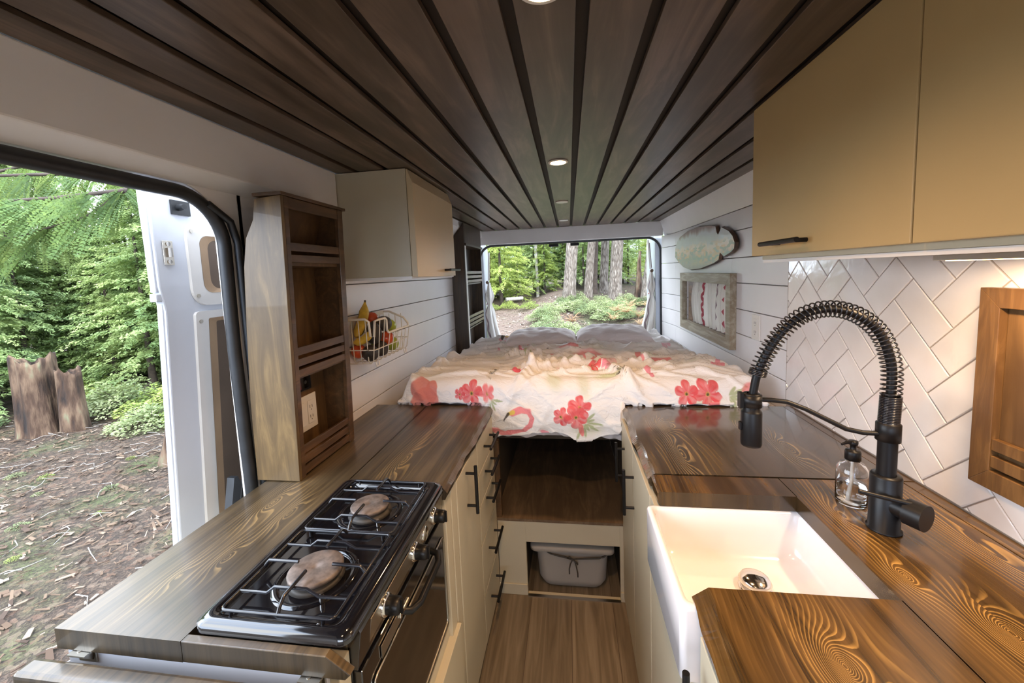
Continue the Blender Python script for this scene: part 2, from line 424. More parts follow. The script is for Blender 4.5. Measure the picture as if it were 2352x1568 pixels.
tb = MB().box(.876, .9, -.4, 1.735, .60, 1.9).box(.873, .88, 1.732, 1.7355, .905, 1.5)
o = struct(tb.build('trim_2', M['grout']))
o = mbt.build('tiles', M['tile'], o)
# wall behind the tiles towards the cab
struct(MB().box(.88, .93, -1.6, -.4, 0, 1.9).build('trim_5', M['white']))
# unseen cab end: wall added to cut cool sky light, windscreen gap left open
struct(MB().box(-.97, .93, -1.64, -1.6, 0, .95).box(-.97, .93, -1.64, -1.6, 1.55, 1.9).box(-.97, -.75, -1.64, -1.6, .95, 1.55).box(.70, .93, -1.64, -1.6, .95, 1.55).build('wall_front', M['white']))

# rear opening: van body frame, rubber seal, opened rear doors
def round_path(ya, yb, z1, z0, r, fn, n=8):
    pts = [fn(ya, z0)]
    for k in range(n+1):
        a = R(180-90*k/n); pts.append(fn(ya+r+r*math.cos(a), z1-r+r*math.sin(a)))
    for k in range(n+1):
        a = R(90-90*k/n); pts.append(fn(yb-r+r*math.cos(a), z1-r+r*math.sin(a)))
    pts.append(fn(yb, z0)); return pts
mb = MB().tube(round_path(-.862, .852, 1.762, .66, .13, lambda a, b: (a, 3.857, b)), .013, 8)
tag(mb.build('door_seal', M['rubber']), 'black rubber seal framing the opening behind the bed', 'door seal')
mb = MB()
mb.tube([(-.958, -.35, 1.722), (-.958, .86, 1.722)]+[(-.958, 1.003-rr+rr*math.sin(R(a)), 1.722-rr+rr*math.cos(R(a))) for a in range(0, 91, 9)]+[(-.958, .998, 1.3), (-.956, 1.003, .9), (-.958, 1.0, .02)], .017, 10)
mb.tube([(-.944, .95, 1.70), (-.94, 1.012, 1.66), (-.936, 1.026, 1.6), (-.935, 1.024, 1.3), (-.935, 1.028, .9), (-.935, 1.02, .02)], .010, 8)
tag(mb.build('door_seal', M['rubber']), 'thick black rubber seal around the open side door', 'door seal')
#@@@FURN
# ------------------------------------------------------------------ handles
def bar_handle(parent, p, axis, length, out, r=.0058, stand=.034, name='handle', inset=.16):
    """p: centre on the panel; axis / out: unit vectors"""
    a = Vector(axis); o = Vector(out); c = Vector(p)+o*stand
    mb = MB().cyl(c-a*length/2, c+a*length/2, r, 14)
    for s in (-1, 1):
        q = c+a*s*length*(.5-inset); mb.cyl(q, q-o*stand, r*.85, 12)
    return mb.build(name, M['black'], parent)

# ------------------------------------------------------------------ left base cabinets
CAB_L = M['cream']
t1 = thing('stove_cabinet', (-.63, .80, 0), 'cream cabinet bay under the counter that holds the black oven', 'cabinet')
mb = MB().box(-.90, -.665, .53, 1.06, 0.0, .862).box(-.665, -.384, .53, .5615, 0, .862).box(-.665, -.362, 1.015, 1.06, 0, .862).box(-.665, -.372, .5615, 1.015, .44, .472)
mb.build('body', CAB_L, t1, .002)
MB().box(-.43, -.35, .53, 1.062, .0, .44).build('lower_panel', CAB_L, t1, .002)
MB().box(-.90, -.40, .522, .5295, .0, .858).build('end_panel', M['vanwhite'], t1, .001)
t2 = thing('tall_door_cabinet', (-.63, 1.24, 0), 'cream cabinet with one narrow door, between oven and drawers', 'cabinet')
MB().box(-.90, -.375, 1.063, 1.385, 0, .858).build('body', CAB_L, t2, .001)
MB().box(-.374, -.358, 1.115, 1.383, .04, .855).build('door', CAB_L, t2, .002)
MB().box(-.374, -.360, 1.064, 1.112, 0, .857).build('stile', CAB_L, t2, .002)
bar_handle(t2, (-.358, 1.222, .77), (0, 0, 1), .165, (1, 0, 0))
t3 = thing('drawer_cabinet', (-.63, 1.53, 0), 'cream cabinet of five stacked drawers beside the bed', 'cabinet')
MB().box(-.90, -.375, 1.386, 1.686, 0, .858).build('body', CAB_L, t3, .001)
zz = [.035, .235, .445, .60, .725, .855]
for i, hz in enumerate((.145, .36, .577, .69, .795)):
    d = MB().box(-.374, -.358, 1.388, 1.684, zz[i]+.0015, zz[i+1]-.0015).build('drawer', CAB_L, t3, .002)
    bar_handle(d, (-.358, 1.555, hz), (0, 1, 0), .165, (1, 0, 0))

# ------------------------------------------------------------------ countertops
DKL, LTL = (.050, .034, .017), (.38, .25, .10)
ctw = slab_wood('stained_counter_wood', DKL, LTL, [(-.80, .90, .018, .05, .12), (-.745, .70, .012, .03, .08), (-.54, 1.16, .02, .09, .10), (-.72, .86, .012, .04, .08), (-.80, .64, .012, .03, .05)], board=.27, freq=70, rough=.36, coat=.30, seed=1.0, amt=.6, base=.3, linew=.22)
def live_edge(ya, yb, x, amp, seed, step=.012):
    """wavy (x_top, x_mid, x_bottom) profile along y"""
    out = []; n = max(3, int(abs(yb-ya)/step)+1)
    for i in range(n+1):
        y = ya+(yb-ya)*i/n
        k = math.sin(y*9+seed)*.5+math.sin(y*23+seed*2.1)*.3+math.sin(y*47+seed*3.3)*.2
        out.append((y, k*amp, math.sin(y*31+seed)*.5+math.sin(y*73+seed)*.5))
    return out
def counter_piece(mb, ya, yb, xb, xf, z0, z1, side, amp=.004, seed=0, lean=.018):
    """slab from xb (wall) to live front edge xf; side=+1 when the front faces +x"""
    pr = live_edge(ya, yb, xf, amp, seed); rows = []
    for y, k, q in pr:
        f = xf+k
        rows.append([(xb, y, z1), (f-side*(lean+.002*q), y, z1), (f-side*(lean-.007), y, z1-.004), (f, y, z1-.018+.004*q), (f-side*.002, y, z1-.028), (f-side*(.007+.003*q), y, z0), (xb, y, z0)])
    n = 7; vs = [p for r_ in rows for p in r_]
    fs = [(i*n+j, i*n+(j+1) % n, (i+1)*n+(j+1) % n, (i+1)*n+j) for i in range(len(rows)-1) for j in range(n)]
    fs += [tuple(range(n)), tuple((len(rows)-1)*n+j for j in range(n))[::-1]]
    mb.add(vs, fs)
mb = MB()
counter_piece(mb, 1.006, 1.686, -.655, -.350, .862, .9, 1, .005, 1.0)
mb.box(-.905, -.652, .512, 1.686, .862, .9)
cl = tag(mb.build('countertop', ctw), 'dark stained wooden countertop around the gas stove', 'countertop')
mb = MB(); mb.prism([(-.652, .9), (-.392, .9), (-.352, .872), (-.362, .862), (-.652, .862)], 1, .512, .5265)
mb.build('front_strip', ctw, cl, .0015)
# fold-down leaf hanging at the near end
lf = thing('fold_down_leaf', (-.64, .492, .35), 'brown wooden table leaf hanging folded below the left counter end', 'table leaf')
MB().box(-.935, -.37, .468, .502, .35, .856).build('leaf_board', ctw, lf, .008, seg=3)
for hx in (-.855, -.42):
    h = MB().box(hx-.018, hx+.018, .5035, .521, .858, .861).box(hx-.018, hx+.018, .519, .521, .835, .8615)
    h.prism([(.5035, .858), (.519, .8575), (.519, .840)], 0, hx+.010, hx+.0125).cyl((hx-.004, .513, .8612), (hx-.004, .513, .8618), .004, 10)
    h.build('hinge', M['steel'], lf)

# ------------------------------------------------------------------ stove
st = thing('gas_stove', (-.50, .76, .473), 'black two-burner gas cooktop with oven set in the left counter', 'stove')
mb = MB()
out = rect_pts(-.5045, .7655, .1425, .2385, .02); inn = rect_pts(-.5045, .7655, .130, .226, .018); ii = rect_pts(-.511, .765, .113, .214, .016)
n = len(out)
rings = [[(x, y, .9015) for x, y in out], [(x, y, .915) for x, y in out], [(x+(.5*(-.5045-x))*.01, y, .921) for x, y in inn],
         [(x, y, .9165) for x, y in ii], [(-.511+(x+.511)*.96, .765+(y-.765)*.98, .908) for x, y in ii]]
vs = [p for r_ in rings for p in r_]
mb.add(vs, [(a*n+k, a*n+(k+1) % n, (a+1)*n+(k+1) % n, (a+1)*n+k) for a in range(4) for k in range(n)], True)
mb.add(rings[4], [tuple(range(n))]); mb.add(rings[0], [tuple(range(n))[::-1]])
for by in (.655, .868):
    mb.lathe([(.078, .9085), (.074, .912), (.068, .9115), (.062, .907)], (-.503, by, 0), 40)
mb.build('hob_top', M['enamel'], st)
mb = MB().box(-.66, -.388, .563, 1.012, .475, .9)
mb.build('oven_body', M['steel'], st, .001)
# control strip + oven door (front faces the aisle)
mb = MB(); mb.prism([(-.388, .9), (-.366, .9), (-.362, .892), (-.372, .822), (-.388, .822)], 1, .563, 1.012)
cs = mb.build('control_panel', M['enamel'], st, .001)
MB().prism([(-.3635, .884), (-.3625, .884), (-.3705, .833), (-.3715, .833)], 1, .60, 1.0).build('trim_plate', M['steel'], cs)
od = MB().box(-.388, -.368, .567, 1.008, .49, .816)
od = od.build('oven_door', M['enamel'], st, .002)
MB().box(-.3675, -.3655, .60, .985, .515, .765).build('glass', M['mirror_glass'], od)
MB().tube(rect3 := [(-.365, y, z) for y, z in rect_pts(.7925, .64, .196, .128, .012, 2)], .0022, 6, True).build('glass_trim', M['steel'], od)
hnd = MB().tube([(-.367, .72, .79), (-.347, .725, .787), (-.337, .75, .784), (-.337, .87, .784), (-.347, .895, .787), (-.367, .90, .79)], .008, 10)
hnd.build('handle', M['black'], od)
MB().box(-.3665, -.3645, .63, .72, .775, .80).build('maker_plate', M['steel'], od)
for ky, kz in ((.655, .862), (.80, .862), (.93, .864)):
    k = MB().lathe([(0, -.370), (.020, -.370), (.021, -.362), (.018, -.358), (0, -.358)], (0, ky, kz), 28, axis=0)
    k = k.build('knob_bezel', M['chrome'], cs)
    MB().lathe([(0, -.3575), (.0165, -.3575), (.0155, -.336), (.013, -.333), (0, -.333)], (0, ky, kz), 28, axis=0).box(-.3335, -.3295, ky-.0028, ky+.0028, kz-.014, kz+.014).build('knob', M['black'], k)
MB().lathe([(0, -.369), (.018, -.369), (.019, -.364), (.014, -.361), (0, -.3605)], (0, .865, .860), 28, axis=0).build('gauge', M['chrome'], cs)
lt = MB().cyl((-.367, .69, .826), (-.345, .69, .826), .007, 14)
lt.box(-.350, -.342, .668, .712, .821, .831).build('door_latch', M['chrome'], od, .002)
for by, rb in ((.655, .050), (.868, .045)):
    b = MB().lathe([(0, .9085), (.052, .9085), (.045, .914), (.034, .916), (.034, .921)], (-.503, by, 0), 40).build('burner', M['slot'], st)
    MB().lathe([(rb-.006, .9205), (rb, .9215), (rb+.0005, .928), (rb-.003, .930), (.006, .9305), (.004, .9290), (0, .929)], (-.503, by, 0), 48).build('burner_cap', M['burner'], b)
    MB().cyl((-.455, by-.055, .909), (-.455, by-.055, .921), .0045, 12).cyl((-.455, by-.055, .921), (-.455, by-.055, .926), .003, 10).build('igniter', M['chrome'], b)
# pan supports (one welded wire grate per burner)
for by, ya, yb in ((.655, .551, .765), (.868, .770, .980)):
    gz = .931; x0, x1 = -.612, -.400; cx = -.503
    mb = MB(); r_ = .0028
    mb.tube([(x, y, gz-.006) for x, y in rect_pts((x0+x1)/2, (ya+yb)/2, (x1-x0)/2, (yb-ya)/2, .010, 4)], r_, 8, True)
    for yy in (by-.062, by+.062):
        mb.tube([(x0, yy, gz-.006), (x0+.055, yy, gz-.006), (x0+.072, yy, gz+.007), (x1-.078, yy, gz+.007), (x1-.055, yy, gz-.006), (x1, yy, gz-.006)], r_, 8)
    for sgn in (-1, 1):
        xe = x0 if sgn < 0 else x1
        mb.tube([(xe, by, gz-.008), (xe-sgn*.002, by, gz-.002), (xe-sgn*.010, by, gz+.007), (cx+sgn*.036, by, gz+.007)], r_*1.15, 8)
    mb.tube([(cx, ya, gz-.008), (cx, ya+.006, gz+.002), (cx, ya+.018, gz+.0125), (cx, by-.028, gz+.0125)], r_*1.2, 8)
    mb.tube([(cx, yb, gz-.008), (cx, yb-.006, gz+.002), (cx, yb-.018, gz+.0125), (cx, by+.038, gz+.0125)], r_*1.2, 8)
    for px in (x0+.02, x1-.02):
        for py in (ya, yb): mb.cyl((px, py, gz-.008), (px, py, .911), .003, 8)
    mb.build('pan_support', M['iron'], st)

# ------------------------------------------------------------------ shelf tower beside the side door
TW = ply_wood('golden_stained_ply', (.095, .055, .018), (.25, .155, .055), axis=2, rough=.45, sc=1.0, seed=4.0, blotch=.35, coat=.15)
TF = ply_wood('brown_stained_shelf_wood', (.062, .031, .012), (.155, .078, .030), axis=1, rough=.42, sc=1.2, seed=1.0, blotch=.4, coat=.25)
TI = ply_wood('dark_stained_back_board', (.085, .042, .014), (.19, .10, .035), axis=2, rough=.5, sc=.8, seed=7.0, blotch=.4)
tw = thing('spice_rack_tower', (-.85, 1.15, .9), 'tall stained wood shelf tower standing on the left counter by the door', 'shelf')
prof = [(-.796, .902), (-.772, 1.722), (-.852, 1.716), (-.862, 1.66), (-.890, 1.61), (-.905, 1.53), (-.918, 1.35), (-.930, 1.15), (-.934, .902)]
mb = MB(); mb.prism(prof, 1, 1.004, 1.016); mb.build('side_panel', TW, tw, .001)
mb = MB(); mb.prism([(-.898, .902), (-.796, .902), (-.772, 1.722), (-.852, 1.716), (-.862, 1.66), (-.890, 1.61), (-.898, 1.55)], 1, 1.2905, 1.304); mb.build('side_panel', TF, tw, .001)
MB().prism([(-.898, .902), (-.889, .902), (-.889, 1.55), (-.8435, 1.72), (-.852, 1.72), (-.898, 1.55)], 1, 1.0155, 1.2915).build('back_panel', TI, tw)
MB().prism([(-.856, 1.7225), (-.768, 1.7225), (-.768, 1.732), (-.856, 1.732)], 1, 1.002, 1.318).build('top_board', TF, tw, .001)
def tx(z): return -.796+(z-.902)/.82*.024
for ya, yb in ((1.0165, 1.034), (1.276, 1.2915)):
    mb = MB(); mb.prism([(tx(.902)-.014, .902), (tx(.902)+.0, .902), (tx(1.722)+.0, 1.722), (tx(1.722)-.014, 1.722)], 1, ya, yb); mb.build('stile', TF, tw, .001)
def rail(z0, z1):
    x = tx((z0+z1)/2); MB().box(x-.011, x-.002, 1.0345, 1.2755, z0, z1).build('rail', TF, tw, .001)
for a, b in ((1.572, 1.596), (1.540, 1.562), (1.268, 1.292), (1.236, 1.258), (1.204, 1.226), (.972, .994), (.940, .962), (.908, .930)): rail(a, b)
rail(1.690, 1.7215)
for z in (1.530, 1.196, .903): MB().box(-.888, tx(z)-.013, 1.017, 1.291, z, z+.010).build('shelf', TI, tw)
# on the back board: outlet and black switch panel
o_ = thing('wall_outlet', (-.886, 1.17, .985), 'white double switch and socket plate inside the stained shelf tower', 'outlet')
MB().box(-.8885, -.884, 1.12, 1.232, .985, 1.103).build('plate', M['plastic'], o_, .0015)
MB().box(-.8838, -.8815, 1.183, 1.216, 1.005, 1.083).build('socket', M['plastic'], o_, .001)
MB().box(-.8838, -.8815, 1.132, 1.167, 1.005, 1.083).build('switch', M['plastic'], o_, .001)
sl = MB()
for zc in (1.028, 1.062):
    sl.box(-.8814, -.8811, 1.192, 1.194, zc-.005, zc+.005).box(-.8814, -.8811, 1.204, 1.206, zc-.005, zc+.005)
    sl.cyl((-.8814, 1.199, zc-.011), (-.8811, 1.199, zc-.011), .002, 8)
sl.build('slots', M['slot'], o_)
o_ = thing('control_panel', (-.886, 1.17, 1.12), 'small black control panel above the socket in the shelf tower', 'switch panel')
MB().box(-.8885, -.882, 1.13, 1.212, 1.122, 1.178).build('housing', M['black'], o_, .002)
MB().box(-.8818, -.8805, 1.14, 1.20, 1.13, 1.17).build('screen', M['mirror_glass'], o_)
MB().cyl((-.8805, 1.18, 1.15), (-.879, 1.18, 1.15), .006, 14).build('button', M['slot'], o_)

# ------------------------------------------------------------------ left wall cabinet
wc = thing('wall_cabinet', (-.74, 1.74, 1.484), 'small cream wall cabinet over the left counter, single door', 'cabinet')
MB().box(-.899, -.606, 1.481, 2.03, 1.488, 1.898).build('body', CAB_L, wc, .001)
mb = MB(); mb.prism([(-.604, 1.484), (-.580, 1.484), (-.580, 1.845), (-.600, 1.897), (-.604, 1.897)], 1, 1.4805, 2.0); d = mb.build('door', flat('cream_door_baked_lamplight', (.58, .47, .30), .42, var=.02), wc, .0015)  # door yellower than its body: warm lamplight put into the paint colour
bar_handle(d, (-.580, 1.88, 1.512), (0, 1, 0), .165, (1, 0, 0))
MB().box(-.899, -.606, 1.482, 2.05, 1.478, 1.4875).build('light_rail', M['white'], wc)

# ------------------------------------------------------------------ fruit basket on the wall
bk = thing('wire_basket', (-.84, 1.62, 1.16), 'white wire basket of fruit hung on the left shiplap wall', 'basket')
bx0, bx1, by0, by1, bz0, bz1 = -.896, -.775, 1.46, 1.80, 1.145, 1.325
rim = MB()
def flatbar(mb, pts, w_=.010, t_=.003):
    for a, b in zip(pts[:-1], pts[1:]): mb.tube([a, b], w_*.5, 6)
ft = [(bx0, by0, bz1), (bx1+.012, by0, bz1), (bx1+.012, by0+.008, bz1-.004)]
zf = 1.255
pts = [(bx0+.004, by0, bz1), (bx1-.03, by0, bz1), (bx1-.015, by0, bz1-.010), (bx1-.012, by0, bz1-.07), (bx1, by0+.006, bz1-.072), (bx1+.004, by0+.012, bz1-.01), (bx1+.012, by0+.03, bz1-.005), (bx1+.012, by0+.085, bz1-.005), (bx1+.012, by0+.098, bz1-.015), (bx1+.010, by0+.102, zf+.012), (bx1+.010, by0+.115, zf), (bx1+.010, by1-.02, zf), (bx1+.002, by1, zf+.012), (bx1-.02, by1, bz1-.03), (bx0+.03, by1, bz1), (bx0+.004, by1, bz1)]
rim.tube(pts, .0048, 8); rim.box(bx0, bx0+.004, by0, by1, bz1-.012, bz1+.006)
rim.build('rim', M['wire'], bk)
for y_ in (1.70, 1.52): MB().box(bx0, bx0+.003, y_, y_+.015, bz0, bz1-.01).build('back_bar', M['wire'], bk)
wi = MB()
for k in range(9):
    y = by0+.004+(by1-by0-.008)*k/8; zt = (bz1-.005 if k < 3 else zf)
    wi.tube([(bx1+.010, y, zt), (bx1-.008, y, bz0+.012), (bx1-.018, y, bz0), (bx0+.012, y, bz0), (bx0+.003, y, bz0+.012), (bx0+.003, y, bz1)], .0019, 6)
for k in range(1, 4):
    x = bx0+(bx1-bx0)*k/4
    wi.tube([(x, by0, bz1-.002), (x, by0+.006, bz0+.012), (x, by0+.014, bz0), (x, by1-.014, bz0), (x, by1-.004, bz0+.012), (x, by1, bz1-.01)], .0019, 6)
wi.tube([(bx0+.003, by0+.002, bz0+.055), (bx1, by0+.002, bz0+.055), (bx1+.001, by0+.01, bz0+.055), (bx1+.001, by1-.004, bz0+.055), (bx0+.003, by1-.002, bz0+.055)], .0023, 6)
wi.build('wires', M['wire'], bk)
for y in (1.49, 1.765):
    MB().tube([(bx1-.006, y-.012, bz0+.004), (bx1-.004, y-.010, bz0-.014), (bx1-.004, y+.010, bz0-.014), (bx1-.006, y+.012, bz0+.004)], .0035, 8).build('clip', M['plastic'], bk)
def noisy_ball(c, r, sc=(1, 1, 1), egg=0, n=24, rot=None):
    vs = []; fs = []
    for i in range(n//2+1):
        th = math.pi*i/(n//2)
        for k in range(n):
            ph = 2*math.pi*k/n; z = math.cos(th); q = math.sin(th)*(1-egg*z)
            v = Vector((q*math.cos(ph)*sc[0]*r, q*math.sin(ph)*sc[1]*r, z*sc[2]*r))
            if rot: v = rot @ v
            vs.append(tuple(v+Vector(c)))
    for i in range(n//2):
        for k in range(n): fs.append((i*n+k, i*n+(k+1) % n, (i+1)*n+(k+1) % n, (i+1)*n+k))
    return vs, fs
FR = {'avo': flat('avocado_skin', (.028, .022, .018), .55, var=.5, vs=90, bump=.6), 'tom': flat('tomato_skin', (.55, .075, .02), .25, var=.15), 'lime': flat('green_apple_skin', (.30, .36, .04), .3, var=.2, vs=30), 'ban': flat('banana_skin', (.62, .40, .04), .45, var=.2, vs=40), 'stem': flat('fruit_stem', (.10, .07, .03), .8)}
from mathutils import Euler
def fruit(kind, label, c, r, sc=(1, 1, 1), egg=0, rot=(0, 0, 0), stem=True, cat=None, group=None):
    rt = Euler([R(a) for a in rot]).to_matrix()
    t_ = thing({'avo': 'avocado', 'tom': 'tomato', 'lime': 'green_apple'}[kind], c, label, {'avo': 'avocado', 'tom': 'tomato', 'lime': 'apple'}[kind], group)
    vs, fs = noisy_ball(c, r, sc, egg, rot=rt)
    MB().add(vs, fs, True).build('skin', FR[kind], t_)
    if stem:
        a = rt @ Vector((0, 0, r*sc[2]*.96)); MB().cyl(Vector(c)+a, Vector(c)+a*1.08, .003, 8).build('stem', FR['stem'], t_)
GA = 'fruit in the wire basket'
fruit('avo', 'large dark avocado standing upright behind the raised front wire of the basket', (-.812, 1.535, 1.262), .033, (1, 1, 1.5), .25, (12, 8, 0), group=GA)
fruit('avo', 'dark avocado lying at the basket bottom nearest the shelf tower', (-.813, 1.497, 1.183), .033, (1, 1, 1.28), .2, (70, 0, 20), group=GA)
fruit('avo', 'dark avocado at the basket bottom, under the upright one', (-.812, 1.578, 1.182), .032, (1, 1, 1.25), .2, (100, 20, -10), group=GA)
fruit('avo', 'dark avocado lying on top of the tomatoes in the basket', (-.812, 1.622, 1.288), .033, (1, 1, 1.35), .2, (80, 10, -8), group=GA)
fruit('tom', 'red tomato peeking out at the top of the basket behind the avocado', (-.858, 1.615, 1.312), .028, group=GA)
fruit('tom', 'orange red tomato in the middle of the basket below the avocado', (-.806, 1.64, 1.222), .030, group=GA)
fruit('tom', 'red tomato low in the basket beside the shelf tower', (-.865, 1.50, 1.19), .030, group=GA)
fruit('lime', 'green apple on the right side of the wire basket', (-.835, 1.725, 1.262), .034, group=GA)
fruit('lime', 'green apple at the basket bottom under the orange red tomato', (-.812, 1.695, 1.186), .032, group=GA)
fruit('lime', 'green apple hidden low behind the other fruit in the basket', (-.862, 1.66, 1.186), .030, group=GA)
def banana(label, pts, r=.017):
    P_ = [Vector(p) for p in pts]
    t_ = thing('banana', P_[0], label, 'banana', GA)
    q = []
    for i in range(21):
        u = i/20*(len(P_)-1); k = min(int(u), len(P_)-2); a = u-k
        p0, p1, p2, p3 = P_[max(k-1, 0)], P_[k], P_[k+1], P_[min(k+2, len(P_)-1)]
        q.append(.5*((2*p1)+(p2-p0)*a+(2*p0-5*p1+4*p2-p3)*a*a+(3*p1-p0-3*p2+p3)*a**3))
    rs = [r*(.35+.65*min(1, i/4))*(1 if i < 15 else max(.25, 1-(i-15)/5.5)) for i in range(21)]
    MB().tube(q, rs, 7).build('peel', FR['ban'], t_)
    MB().tube([q[-1], q[-1]+(q[-1]-q[-2]).normalized()*.010], .0042, 6).build('stem', FR['stem'], t_)
banana('ripe yellow banana pointing up out of the wire basket', [(-.865, 1.49, 1.25), (-.862, 1.525, 1.29), (-.86, 1.555, 1.335), (-.862, 1.575, 1.385)], .021)
banana('yellow banana lying along the tower side of the wire basket', [(-.868, 1.475, 1.23), (-.84, 1.478, 1.235), (-.815, 1.482, 1.25), (-.80, 1.485, 1.275)], .017)

# ------------------------------------------------------------------ rear shelf tower left of the bed
RT = ply_wood('dark_walnut_stained_boards', (.030, .018, .010), (.095, .058, .030), axis=2, rough=.4, sc=1.0, seed=9.0, blotch=.4, coat=.2)
rt_ = thing('bedside_shelf', (-.84, 3.3, .70), 'tall dark stained shelf with slatted rails at the left rear of the bed', 'shelf')
mb = MB(); mb.prism([(-.8985, .70), (-.792, .70), (-.790, 1.888), (-.826, 1.840), (-.8985, 1.752)], 1, 3.0, 3.014); mb.build('side_panel', RT, rt_, .001)
mb = MB(); mb.prism([(-.8985, .70), (-.792, .70), (-.790, 1.888), (-.826, 1.840), (-.8985, 1.752)], 1, 3.58, 3.594); mb.build('side_panel', RT, rt_, .001)
MB().box(-.8985, -.886, 3.015, 3.579, .70, 1.74).build('back_panel', RT, rt_)
MB().box(-.803, -.789, 3.015, 3.579, 1.735, 1.888).build('top_fascia', RT, rt_, .001)
MB().box(-.885, -.780, 3.016, 3.60, 1.715, 1.733).build('top_shelf', RT, rt_, .001)
MB().box(-.803, -.789, 3.015, 3.045, .70, 1.714).build('stile', M['white'], rt_, .001)
for a in (1.505, 1.470, 1.435, 1.150, 1.117, 1.084):
    MB().box(-.801, -.790, 3.046, 3.579, a-.011, a+.011).build('rail', TF, rt_, .001)
for z in (1.42, 1.06): MB().box(-.885, -.803, 3.016, 3.578, z-.012, z-.002).build('shelf', RT, rt_)
#@@@RIGHT
# ------------------------------------------------------------------ right base cabinets
GAL = M['cream']
r1 = thing('galley_cabinet', (.5, 1.42, 0), 'cream base cabinet right of the aisle nearest the bed, two tall handles', 'cabinet')
MB().box(.222, .87, 1.08, 1.683, 0, .855).build('body', GAL, r1, .001)
for ya, yb, hy in ((1.385, 1.681, 1.415), (1.083, 1.382, 1.352)):
    d = MB().box(.204, .221, ya, yb, .02, .852).build('door', GAL, r1, .002)
    bar_handle(d, (.204, 1.585 if ya > 1.2 else 1.412, .70 if ya > 1.2 else .70), (0, 0, 1), .165, (-1, 0, 0)) if ya > 1.2 else bar_handle(d, (.204, 1.36, .70), (0, 0, 1), .165, (-1, 0, 0))
r2 = thing('sink_cabinet', (.5, .85, 0), 'cream base cabinet under the white sink', 'cabinet')
MB().box(.222, .87, .66, 1.077, 0, .70).build('body', GAL, r2, .001)
MB().box(.204, .221, .66, 1.077, .02, .705).build('door', GAL, r2, .002)
MB().box(.206, .221, 1.032, 1.077, .706, .855).box(.222, .24, 1.032, 1.077, .706, .855).build('stile', GAL, r2, .001)
r3 = thing('galley_cabinet', (.5, .2, 0), 'cream base cabinet right of the aisle nearest the viewer', 'cabinet')
MB().box(.222, .87, -.50, .655, 0, .855).build('body', GAL, r3, .001)
d = MB().box(.204, .221, .26, .655, .02, .852).build('door', GAL, r3, .002)
bar_handle(d, (.204, .615, .74), (0, 0, 1), .165, (-1, 0, 0))
MB().box(.204, .221, -.5, .257, .02, .852).build('door', GAL, r3, .002)

# countertop right: near slab, strip, lift-off lid piece
KN = [(.375, .575, .022, .036, .20), (.655, .655, .020, .036, .16), (.592, .765, .012, .026, .09), (.70, .40, .02, .05, .14), (.60, .95, .015, .05, .05), (.80, .85, .015, .08, .05)]
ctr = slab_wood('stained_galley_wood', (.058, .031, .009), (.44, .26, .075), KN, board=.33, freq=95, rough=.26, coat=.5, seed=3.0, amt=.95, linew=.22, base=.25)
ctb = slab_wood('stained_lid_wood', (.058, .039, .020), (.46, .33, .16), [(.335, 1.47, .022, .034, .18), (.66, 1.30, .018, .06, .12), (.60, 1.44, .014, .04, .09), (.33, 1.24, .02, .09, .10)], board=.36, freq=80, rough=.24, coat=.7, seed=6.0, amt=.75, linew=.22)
mb = MB()
counter_piece(mb, -.5, .706, .545, .196, .862, .9, -1, .010, 2.0, lean=.030)
mb.box(.543, .838, -.5, 1.108, .862, .9)
counter_piece(mb, 1.020, 1.108, .545, .212, .862, .9, -1, .002, 3.0, lean=.008)
cr2 = tag(mb.build('countertop', ctr), 'glossy live-edge wooden countertop around the white sink', 'countertop')
MB().box(.840, .8715, -.5, 1.108, .862, .901).box(.840, .8715, 1.112, 1.69, .862, .901).build('back_strip', ctr, cr2, .001)
mb = MB(); counter_piece(mb, 1.112, 1.686, .837, .206, .864, .902, -1, .007, 5.0, lean=.02)
tag(mb.build('counter_lid', ctb), 'dark wooden counter section with pale grain rings between sink and bed', 'countertop')

# ------------------------------------------------------------------ sink
def ring_loft(mb, rings, capa=False, capb=True, smooth=True):
    n = len(rings[0]); vs = [p for r_ in rings for p in r_]
    mb.add(vs, [(a*n+k, a*n+(k+1) % n, (a+1)*n+(k+1) % n, (a+1)*n+k) for a in range(len(rings)-1) for k in range(n)], smooth)
    if capb: mb.add(rings[-1], [tuple(range(n))], smooth)
    if capa: mb.add(rings[0], [tuple(range(n))[::-1]])
sk = thing('sink', (.39, .87, .70), 'white fireclay farmhouse sink with exposed apron front', 'sink')
scx, scy = .377, .866
mb = MB(); hx, hy = .192, .164
def rg(dx, dy, z, r_): return [(x, y, z) for x, y in rect_pts(scx, scy, hx-dx, hy-dy, r_, 5)]
ring_loft(mb, [rg(.006, .006, .705, .012), rg(0, 0, .712, .014), rg(0, 0, .852, .012), rg(.002, .002, .8575, .012), rg(.008, .008, .8605, .014), rg(.013, .013, .8595, .018), rg(.017, .017, .853, .02),
               rg(.020, .020, .80, .03), rg(.024, .024, .765, .035), rg(.032, .032, .750, .04), rg(.050, .050, .7435, .045), rg(.10, .10, .742, .03)], capa=True)
mb.build('basin', M['fireclay'], sk)
dr = MB().lathe([(.034, .7435), (.033, .7455), (.028, .7460), (.0265, .744)], (.40, .905, 0), 36).build('drain_ring', M['chrome'], sk)
MB().lathe([(.012, .744), (.012, .757), (.0325, .758), (.0335, .761), (.029, .769), (.015, .7745), (0, .776)], (.40, .905, 0), 36).build('stopper', M['chrome'], sk)

